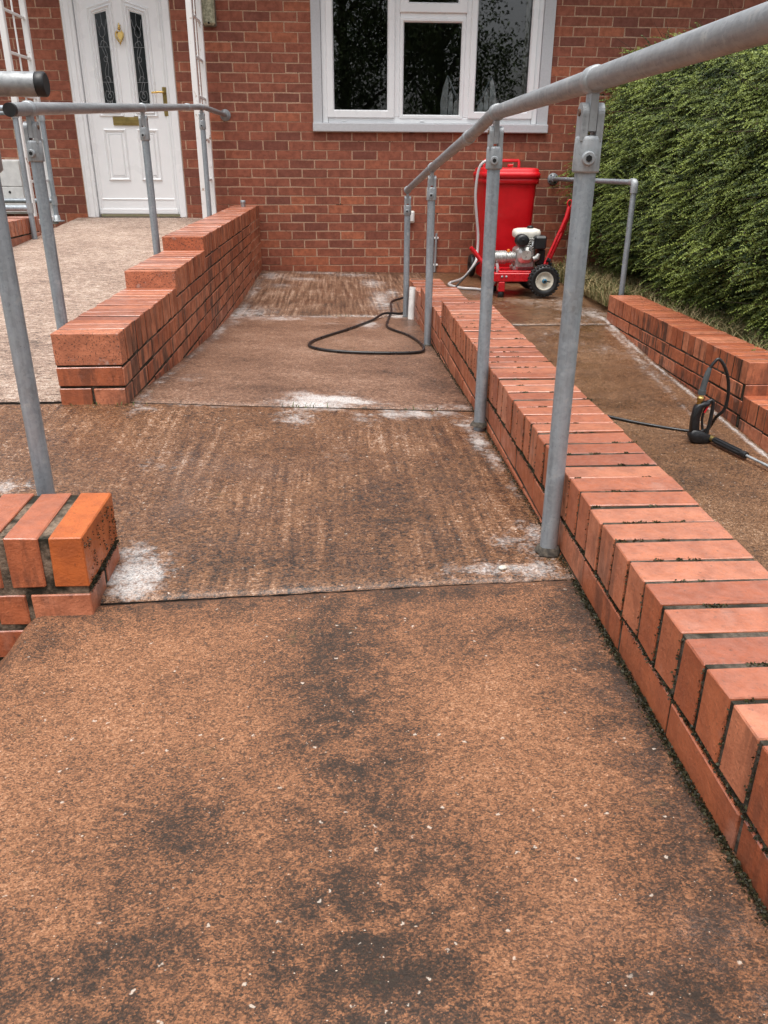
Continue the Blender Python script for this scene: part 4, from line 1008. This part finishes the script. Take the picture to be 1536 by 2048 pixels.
# pump
m = MB(); m.tube([T(1.275, 6.55, -.695), T(1.36, 6.55, -.695)], .046, 18); m.tube([T(1.362, 6.55, -.695), T(1.44, 6.55, -.695)], .038, 18)
for k in range(6): m.lathe([(.046, -.004), (.052, -.003), (.052, .003), (.046, .004)], T(1.285+.015*k, 6.55, -.695), 'x', 18)
for k in range(4): m.lathe([(.038, -.004), (.046, -.003), (.046, .003), (.038, .004)], T(1.372+.016*k, 6.55, -.695), 'x', 18)
m.cbox(1.255-1.45, 1.276-1.45, 6.505-6.5, 6.595-6.5, -.745-Zb, -.645-Zb, .006); m.build('pump', M_alu, pw)
m = MB(); m.lathe([(.012, 0), (.012, .018), (.010, .022), (0, .022)], T(1.385, 6.54, -.655), 'z', 12); m.build('oil_cap', M_orange, pw)
m = cb(1.246, 1.272, 6.50, 6.54, -.64, -.575, .004); m.build('unloader', M_blackplastic, pw)
# handle
for k, (xo, yo) in enumerate(((0, 0), (.040, .05))):
    m = MB(); m.tube([T(1.640+xo, 6.45+yo, -.800), T(1.692+xo, 6.45+yo, -.66), T(1.760+xo, 6.45+yo, -.49)], .0125, 12); m.build('handle_bar', M_redpaint, pw)
m = MB(); m.tube([T(1.760, 6.45, -.50), T(1.80, 6.45, -.39), T(1.818, 6.46, -.315)], .015, 12); m.tube([T(1.790, 6.50, -.50), T(1.822, 6.49, -.40), T(1.830, 6.48, -.33)], .014, 12)
m.tube(catmull([T(1.815, 6.465, -.32), T(1.803, 6.465, -.295), T(1.812, 6.465, -.270), T(1.832, 6.465, -.27), T(1.838, 6.465, -.296), T(1.828, 6.465, -.32)], 4), .006, 8); m.build('handle', M_redpaint, pw)
for (x, z, y) in ((1.685, -.700, 6.435), (1.712, -.735, 6.50)): MB().tube([T(x-.014, y, z), T(x+.014, y, z-.012)], .016, 10).build('clamp_knob', M_blackplastic, pw)

# ================================================================== HOSES AND LANCE
G = lambda x, y, zone='mid', r=.008: (x, y, float(zg(x, y, zone))+r)
hp = [(1.262, 6.50, -.70), (1.17, 6.62, -.745), (1.05, 6.60, -.86), G(.92, 6.55, 'right'), G(.78, 6.40, 'right'), G(.64, 6.35), G(.52, 6.22), G(.423, 6.009), G(.395, 5.62), G(.37, 5.40), G(.335, 5.10), G(.318, 4.92), G(.330, 4.75), G(.405, 4.522), G(.447, 4.27), G(.452, 4.04), G(.400, 3.915), G(.182, 3.877), G(-.016, 3.914), G(-.118, 4.02), G(-.128, 4.179), G(-.071, 4.368), G(.077, 4.715), G(.235, 5.12), G(.330, 5.37, r=.022), G(.450, 5.48), G(.497, 5.62), G(.507, 5.86), G(.62, 6.04), G(.80, 6.00, 'right'), G(.88, 5.7, 'right'), G(.86, 4.9, 'right'), G(.90, 4.3, 'right'), G(1.08, 3.96, 'right'), G(1.36, 3.713, 'right'), G(1.52, 3.60, 'right'), G(1.68, 3.52, 'right'), G(1.74, 3.49, 'right', .03),
      (1.66+.080, 3.43, -1.18+.110), (1.66+.097, 3.405, -1.18+.150), (1.66+.104, 3.40, -1.18+.205), (1.66+.094, 3.40, -1.18+.281), (1.66+.066, 3.40, -1.18+.348), (1.66+.032, 3.40, -1.18+.386), (1.66+.010, 3.40, -1.18+.368), (1.66-.002, 3.40, -1.18+.345)]
hs_ = MB().tube(catmull(hp, 6), .0075, 10).build('pressure_hose', M_hose)
tag(hs_, 'black high pressure hose looped on the wet ramp and led to the lance', 'hose')
ch = [(1.36, 7.06, -.02), (1.30, 7.02, .012), (1.225, 7.0, -.01), (1.190, 7.0, -.08), (1.178, 7.0, -.25), (1.195, 7.0, -.41), (1.216, 7.0, -.57), (1.212, 6.98, -.71), (1.19, 6.93, -.78), (1.10, 6.93, -.90), G(1.005, 7.05, 'right', .016), G(.985, 6.93, 'right', .013), G(1.06, 6.78, 'right', .013), G(1.16, 6.74, 'right', .013), G(1.24, 6.66, 'right', .02), (1.285, 6.56, -.90), (1.300, 6.50, -.80), (1.29, 6.505, -.735)]
tag(MB().tube(catmull(ch, 6), .0115, 10).build('water_hose', M_clear), 'cloudy clear water hose from the bin lid down to the pump', 'hose')
# lance and trigger gun, propped upside down on the side path
gz = float(zg(1.66, 3.40, 'right'))
gn = empty('spray_lance', (1.66, 3.40, gz)); tag(gn, 'black trigger gun with brass fitting and long lance lying on the side path', 'spray lance')
def gp(px, pz, y=0.0): return (px, y, pz)
m = MB()
body = [(-.052, .040), (-.040, .066), (-.006, .064), (.024, .050), (.058, .034), (.064, .012), (.040, .0), (.0, .0), (-.036, .008)]
def blob(m, poly, y0, y1, bev=.008):
    n = len(poly); cx = sum(p[0] for p in poly)/n; cz = sum(p[1] for p in poly)/n
    sh = lambda k: [(cx+(p[0]-cx)*k, cz+(p[1]-cz)*k) for p in poly]
    L_ = [(sh(.82), y0), (sh(1), y0+bev), (sh(1), y1-bev), (sh(.82), y1)]
    vs = [(p[0], y, p[1]) for q, y in L_ for p in q]
    fs = [(k*n+i, k*n+(i+1) % n, (k+1)*n+(i+1) % n, (k+1)*n+i) for k in range(3) for i in range(n)]+[tuple(range(n)), tuple(range(3*n, 4*n))]
    m.add(vs, fs, True)
blob(m, body, -.022, .022)
gb = m.build('gun_body', M_blackplastic, gn)
m = MB(); blob(m, [(-.046, .05), (-.050, .12), (-.044, .172), (-.028, .188), (.020, .200), (.026, .190), (-.006, .176), (-.016, .12), (-.010, .05)], -.016, .016, .005); m.build('grip', M_blackplastic, gn)
m = MB(); m.tube(catmull([gp(.012, .190), gp(.030, .200), (.040, 0, .188), gp(.042, .14), gp(.040, .09), gp(.034, .04)], 6), .0085, 10); m.build('trigger_guard', M_blackplastic, gn)
m = MB(); m.tube(catmull([gp(.016, .176), gp(.004, .145), gp(.002, .11), gp(.012, .065)], 5), .006, 8); m.build('trigger', M_blackplastic, gn)
m = MB(); m.tube([gp(.015, .176, -.010), gp(.002, .146, -.011)], .004, 8); m.build('safety_catch', M_redpaint, gn)
m = MB(); m.tube([gp(-.024, .184), gp(-.023, .198), gp(-.0228, .199), gp(-.021, .218), gp(-.0208, .219), gp(-.020, .228)], [.012, .012, .015, .015, .011, .011], 12); m.build('brass_fitting', M_brass, gn)
m = MB(); m.tube([gp(-.020, .228), gp(-.019, .250)], .0165, 12); m.tube([gp(-.019, .250), gp(-.015, .285), gp(-.008, .325), gp(-.002, .350)], [.0135, .0135, .0125, .009], 12); m.build('hose_sleeve', simple('grey_rubber', (.075, .085, .09), .5), gn)
m = MB(); ld_ = Vector((.36, -.93, -.075)).normalized(); p0 = Vector((.050, -.008, .026))
m.tube([p0, p0+ld_*.025], .014, 12); m.build('lance_coupling', M_dullbrass, gn)
m = MB(); m.tube([p0+ld_*.022, p0+ld_*.03, p0+ld_*.19, p0+ld_*.20, p0+ld_*.215], [.012, .0135, .0135, .016, .016], 12)
for q in range(8):
    a = 2*math.pi*q/8; off = Vector((ld_.y, -ld_.x, 0)).normalized()*math.cos(a)*.0135+Vector((0, 0, 1))*math.sin(a)*.0135
    m.tube([p0+ld_*.035+off, p0+ld_*.185+off], .0028, 6)
m.build('lance_grip', M_blackplastic, gn)
m = MB(); m.tube([p0+ld_*.214, p0+ld_*.55, p0+ld_*.72], .0062, 10); m.tube([p0+ld_*.72, p0+ld_*.76], .010, 10); m.build('lance_tube', M_cast, gn)

# ================================================================== VEGETATION
def leaves(name, pos, nrm, size, tone, mat, parent=None, aspect=.62, kind=None):
    n = len(pos); nrm = nrm/np.maximum(1e-9, np.linalg.norm(nrm, axis=1, keepdims=True))
    a = np.cross(nrm, rng.normal(size=(n, 3))); a /= np.maximum(1e-9, np.linalg.norm(a, axis=1, keepdims=True)); b = np.cross(nrm, a)
    s = size[:, None]
    v = np.stack([pos-a*s, pos+b*s*aspect, pos+a*s, pos-b*s*aspect], 1).reshape(-1, 3)
    me = bpy.data.meshes.new(name); me.vertices.add(4*n); me.vertices.foreach_set('co', v.ravel())
    me.loops.add(4*n); me.loops.foreach_set('vertex_index', np.arange(4*n, dtype=np.int32))
    me.polygons.add(n); me.polygons.foreach_set('loop_start', np.arange(0, 4*n, 4, dtype=np.int32)); me.polygons.foreach_set('loop_total', np.full(n, 4, dtype=np.int32))
    at = me.attributes.new('tone', 'FLOAT', 'POINT'); at.data.foreach_set('value', np.repeat(tone, 4).astype(np.float32))
    me.materials.append(mat); me.update(calc_edges=True); o = link(name, me, parent)
    if kind: o['kind'] = kind
    return o
# ---- hedge
hg = empty('hedge', (2.9, 5.8, -.95)); tag(hg, 'large dense green hedge of feathery sprays in front of the house wall', 'hedge')
def hedge_x(y, z):   # face towards the path
    h = (z+.95)
    return 2.39-.10*np.exp(-((z+.35)/.55)**2)+.30*np.clip((z-.25)/.75, 0, 1.4)**1.6-.05*np.clip((y-5.5)/2, 0, 1)+.24*np.clip((-.50-z)/.45, 0, 1)**1.5
def hedge_top(y): return .50+.30*np.clip((y-4.2)/2.2, 0, 1)
cm = MB(); vs = []; ny, nz = 26, 14
for i in range(ny):
    y = 3.9+3.75*i/(ny-1)
    for j in range(nz):
        z = -.93+(hedge_top(y)-.16+.93)*j/(nz-1)
        vs.append((hedge_x(y, z)+.20+.06*noise.noise((y*3, z*3, 0)), y, z))
for i in range(ny):
    y = 3.9+3.75*i/(ny-1); vs.append((4.6, y, hedge_top(y)-.16))
fs = [(i*nz+j, (i+1)*nz+j, (i+1)*nz+j+1, i*nz+j+1) for i in range(ny-1) for j in range(nz-1)]
b0 = ny*nz; fs += [(i*nz+nz-1, (i+1)*nz+nz-1, b0+i+1, b0+i) for i in range(ny-1)]
M_core = simple('hedge_core_shade', (.014, .018, .007), .95, 0, 20, .4, .5)
cm.add([tuple(Vector(v)-hg.location) for v in vs], fs, True); cm.build('shade_core', M_core, hg)  # solid dark core, blocks the view and stands in for inner shade
NS = 10500
yy = 3.85+3.85*rng.random(NS); zt = hedge_top(yy); pick = rng.random(NS)
zz = -.95+(zt+.95)*rng.random(NS)**.9
xx = hedge_x(yy, zz)+.26*rng.random(NS)**1.5
topm = pick < .16
long_ = rng.random(NS) < .03
xx = np.where(topm, hedge_x(yy, zt)+2.0*rng.random(NS)**1.7, xx); zz = np.where(topm, zt-.18*rng.random(NS), zz)
frm = (pick > .93)
yy = np.where(frm, 3.85+.2*rng.random(NS), yy); xx = np.where(frm, 2.3+1.9*rng.random(NS), xx)
# clumpy look: push sprays in/out with low frequency noise
cl = np.array([noise.noise((a*2.6, b*3.2, c*5.5)) for a, b, c in zip(xx, yy, zz)])
xx = xx-.17*cl*(~topm); zz = zz+.06*cl*topm
d = np.stack([-1.0+.40*rng.normal(size=NS), -.35+.6*rng.normal(size=NS), .15+.36*rng.normal(size=NS)], 1)
d[topm, 2] += .55
d /= np.linalg.norm(d, axis=1, keepdims=True)
ln = .07+.17*rng.random(NS)**1.3
ln = np.where(long_, ln*1.7, ln)
up = np.array([0, 0, 1.0]); side = np.cross(d, up); side /= np.linalg.norm(side, axis=1, keepdims=True)
side = side+.4*rng.normal(size=(NS, 3)); side /= np.linalg.norm(side, axis=1, keepdims=True)
nl = 18
org = np.stack([xx, yy, zz], 1)
t = np.linspace(.05, 1, nl)
tone_s = np.clip(.38+.38*cl+.22*rng.normal(size=NS), 0, 1)  # recessed clumps darker: shade between sprays put into the leaf tone
P_l, T_l, S_l = [], [], []
for sgn in (-1, 1):
    for k in range(nl):
        w = (.0155*(1.1-t[k]*.85))
        p = org+d*(ln*t[k])[:, None]+side*(sgn*w)[..., None] if False else org+d*(ln*t[k])[:, None]+side*sgn*w
        p = p-up*(.05*t[k]**2*ln/.15)[:, None]
        P_l.append(p); T_l.append(np.clip(tone_s-.28+.55*t[k], 0, 1)); S_l.append(np.full(NS, .0086*(1.2-.5*t[k])))  # tips lighter than bases: light on the tips put into the tone
P_l = np.concatenate(P_l); T_l = np.concatenate(T_l); S_l = np.concatenate(S_l)*(.8+.5*rng.random(len(P_l)))
keep = (P_l[:, 1] < 7.755) & (P_l[:, 2] > -.95)
brown = rng.random(len(P_l)) < .03; T_l[brown] = -.5
nn = rng.normal(size=(len(P_l), 3))*.7+np.array([-.5, -.4, .8])
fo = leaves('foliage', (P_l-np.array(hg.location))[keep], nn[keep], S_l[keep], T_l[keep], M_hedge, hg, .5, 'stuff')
tw = MB()
for k in range(170):
    i = rng.integers(NS)
    p = Vector(org[i]); q = p+Vector(d[i])*(.12+.25*rng.random()); tw.tube([p-Vector(d[i])*.15, p, q], [.004, .003, .001], 4, False)
tw.v = [tuple(Vector(v)-hg.location) for v in tw.v]; tw.build('twigs', M_twig, hg)['kind'] = 'stuff'
# ---- dry grass
def blades(name, pts, label, hmin=.05, hmax=.18, w=.0035, dry=.6):
    n = len(pts); v = np.zeros((n, 5, 3)); h = hmin+(hmax-hmin)*rng.random(n)**1.6; az_ = rng.random(n)*6.283
    lean = np.stack([np.cos(az_), np.sin(az_), 0*az_], 1)*(h*(.25+.9*rng.random(n)))[:, None]
    sd_ = np.stack([-np.sin(az_), np.cos(az_), 0*az_], 1)*w
    v[:, 0] = pts-sd_; v[:, 1] = pts+sd_; mid = pts+lean*.35; mid[:, 2] += h*.6
    v[:, 2] = mid+sd_*.7; v[:, 3] = mid-sd_*.7; tip = pts+lean; tip[:, 2] += h*(.9-.3*rng.random(n)); v[:, 4] = tip
    V = v.reshape(-1, 3); F = []
    for i in range(n): F += [(5*i, 5*i+1, 5*i+2, 5*i+3), (5*i+3, 5*i+2, 5*i+4)]
    me = bpy.data.meshes.new(name); me.from_pydata(V.tolist(), [], F)
    at = me.attributes.new('tone', 'FLOAT', 'POINT'); tn = np.clip(dry+.35*rng.normal(size=n), 0, 1); at.data.foreach_set('value', np.repeat(tn, 5).astype(np.float32))
    me.materials.append(M_grass); o = link(name, me); tag(o, label, kind='stuff'); return o
n = 20000
gx = np.where(rng.random(n) < .7, 2.13+.55*rng.random(n)**1.2, 1.98+.3*rng.random(n)); gy = 3.4+4.3*rng.random(n)
m1 = (gx < 2.14) & (gy < 5.75); gy[m1] = 5.85+1.85*rng.random(m1.sum())
gp_ = np.stack([gx, gy, np.full(n, -.965)], 1)
blades('grass', gp_, 'dry straw coloured grass along the boundary wall', .04, .17)
# ---- little weeds in the slab joints
pts = []
for (x, y, k, s) in ((-.13, 2.70, 26, .05), (-.78, 2.60, 14, .08), (-.70, 2.60, 10, .03), (-.69, 2.80, 8, .03), (.30, 2.735, 10, .04), (.03, 5.36, 12, .04)):
    for _ in range(k): pts.append((x+rng.normal()*s, y+rng.normal()*.006, float(zg(x, y, 'mid'))-.004))
blades('joint_weeds', np.array(pts), 'tiny green weeds growing in the slab joints', .008, .028, .0016, .15)
# ---- moss tufts in coping joints
mp_, mt_ = [], []
def moss(x0, x1, y, z, k, h=.004):
    for _ in range(k): mp_.append((random.uniform(x0, x1), y+random.gauss(0, .0025), z+random.uniform(-.004, h))); mt_.append(random.random())
ca, sa = math.cos(-WA), math.sin(-WA)
n_near = int(round((2.335+1.26+.0095)/.0755)); p_near = (2.335+1.26+.0095)/n_near
for i in range(1, n_near):
    u = -1.26+p_near*i-.0048
    for _ in range(random.choice((2, 3, 4))):
        c = random.uniform(.0, .2); w = random.uniform(.008, .03)
        moss(.484+c+u*WA, .484+c+w+u*WA, 1.515+u, -.607, int(70*random.random())+25, .0035)
    # down the face joints
    for _ in range(60):
        mp_.append((.484+u*WA+random.uniform(-.0015, .004), 1.515+u+random.gauss(0, .003), random.uniform(-.712, -.61))); mt_.append(random.random()*.6)
for _ in range(7000):
    u = random.uniform(-1.2, 2.3); mp_.append((.484+u*WA+random.uniform(-.0012, .004), 1.515+u, -.711+random.gauss(0, .0035))); mt_.append(random.random()*.6)
for _ in range(1500):
    yq, zq = random.uniform(.0, .215), random.choice((-.757, random.uniform(-.75, -.66)))+random.gauss(0, .004)
    if zq > -.748 and noise.noise((yq*60, zq*26, 3.3)) < .12: continue
    mp_.append((-.478+random.uniform(-.002, .0012), 1.378+yq, zq)); mt_.append(random.random()*.5)
for _ in range(5200):
    y_ = random.uniform(.35, 1.41); x_ = wx(y_)-.001-abs(random.gauss(0, .006)); mp_.append((x_, y_, float(zg(x_, y_, 'near'))+random.uniform(-.001, .005))); mt_.append(random.random()*.6)
for _ in range(3000):
    y_ = random.uniform(1.43, 4.5); x_ = wx(y_)-.001-abs(random.gauss(0, .005)); mp_.append((x_, y_, float(zg(x_, y_, 'mid'))+random.uniform(-.001, .006))); mt_.append(random.random()*.6)
mp_ = np.array(mp_); ms = leaves('moss', mp_, rng.normal(size=mp_.shape), .0012+.0018*rng.random(len(mp_)), np.array(mt_), M_moss, None, .7)
tag(ms, 'dark moss in the joints of the coping bricks', kind='stuff')
# ---- loose chips of stone in the near concrete
chm = MB(); nchip = 1500
for k in range(nchip):
    x = random.uniform(-.6, .46); y = .40+1.0*random.random(); z = float(zg(x, y, 'near')); s = random.uniform(.0006, .0015)*(1.6 if random.random() < .06 else 1)
    a = random.random()*6.28; pr = random.uniform(.35, .8)
    ring_ = [(x+s*math.cos(a+q*1.257)*random.uniform(.7, 1.1), y+s*pr*math.sin(a+q*1.257)*random.uniform(.7, 1.1), z+.0002) for q in range(5)]
    top_ = (x, y, z+s*.35+.0006)
    chm.add(ring_+[top_], [(q, (q+1) % 5, 5) for q in range(5)], False, random.random())
def chipm():  # pale and dark flecks
    m = N('stone_chips'); t_ = m.attr('tone'); c = m.mix(m.ramp(t_, .35, .6), (.07, .055, .045), (.62, .52, .42)); return m.fin(c, .5)
co = chm.build('stone_chips', chipm(), None, 'tone'); tag(co, 'pale stone chips showing in the near concrete slab', kind='stuff')

# ---- trees across the road, mirrored in the window
def tree(x, y, h, w, label, n=9000):
    n = int(n*2.6)
    t = empty('tree', (x, y, -1.6)); tag(t, label, 'tree', 'trees opposite the house')
    m = MB(); m.tube([(0, 0, 0), (.05, .02, h*.3), (-.04, .05, h*.55), (.02, 0, h*.85)], [.20, .16, .11, .03], 10)
    for k in range(9):
        a = k*2.4; z = h*(.25+.06*k); m.tube([(0, 0, z), (math.cos(a)*w*.35, math.sin(a)*w*.35, z+h*.10), (math.cos(a)*w*.7, math.sin(a)*w*.7, z+h*.16)], [.07, .045, .012], 6)
    m.build('trunk', M_twig, t)
    nb = 60; bc = rng.normal(size=(nb, 3)); bc /= np.linalg.norm(bc, axis=1, keepdims=True); bc *= rng.random((nb, 1))**.4
    bc = bc*np.array([w, w, h*.44])+np.array([0, 0, h*.54]); bc[:, 2] = np.maximum(bc[:, 2], .5)
    idx = rng.integers(nb, size=n); p = bc[idx]+rng.normal(size=(n, 3))*np.array([w, w, h*.5])*.11
    p[:, 2] = np.maximum(p[:, 2], .2)
    leaves('crown', p, rng.normal(size=(n, 3)), (.030+.04*rng.random(n)), rng.random(n), M_tree, t, .6)
tree(-3.2, -9.5, 8.5, 2.6, 'broad dense tree standing across from the front door', 12000)
tree(.4, -10.2, 9.5, 2.7, 'tallest dense tree across from the window', 9500)
tree(3.1, -9.6, 8.0, 1.9, 'dense tree across from the bin', 7000)
tree(7.0, -12.5, 6.0, 1.5, 'small thin tree across from the hedge', 2500)

# ---- one pale pebble by the second nearest post
pb = loft([(0, 0, .007, .005, .0), (0, 0, .010, .0075, .002), (0, 0, .009, .007, .005), (0, 0, .005, .004, .0065)], 14, 2.2).build('pebble', simple('pale_pebble', (.60, .57, .50), .6, 0, 200, .1, .1))
pb.location = (.345, 1.478, float(zg(.345, 1.478, 'mid'))); pb.rotation_euler = (0, 0, .4)
tag(pb, 'single pale pebble on the landing near the foot of the handrail', 'pebble')
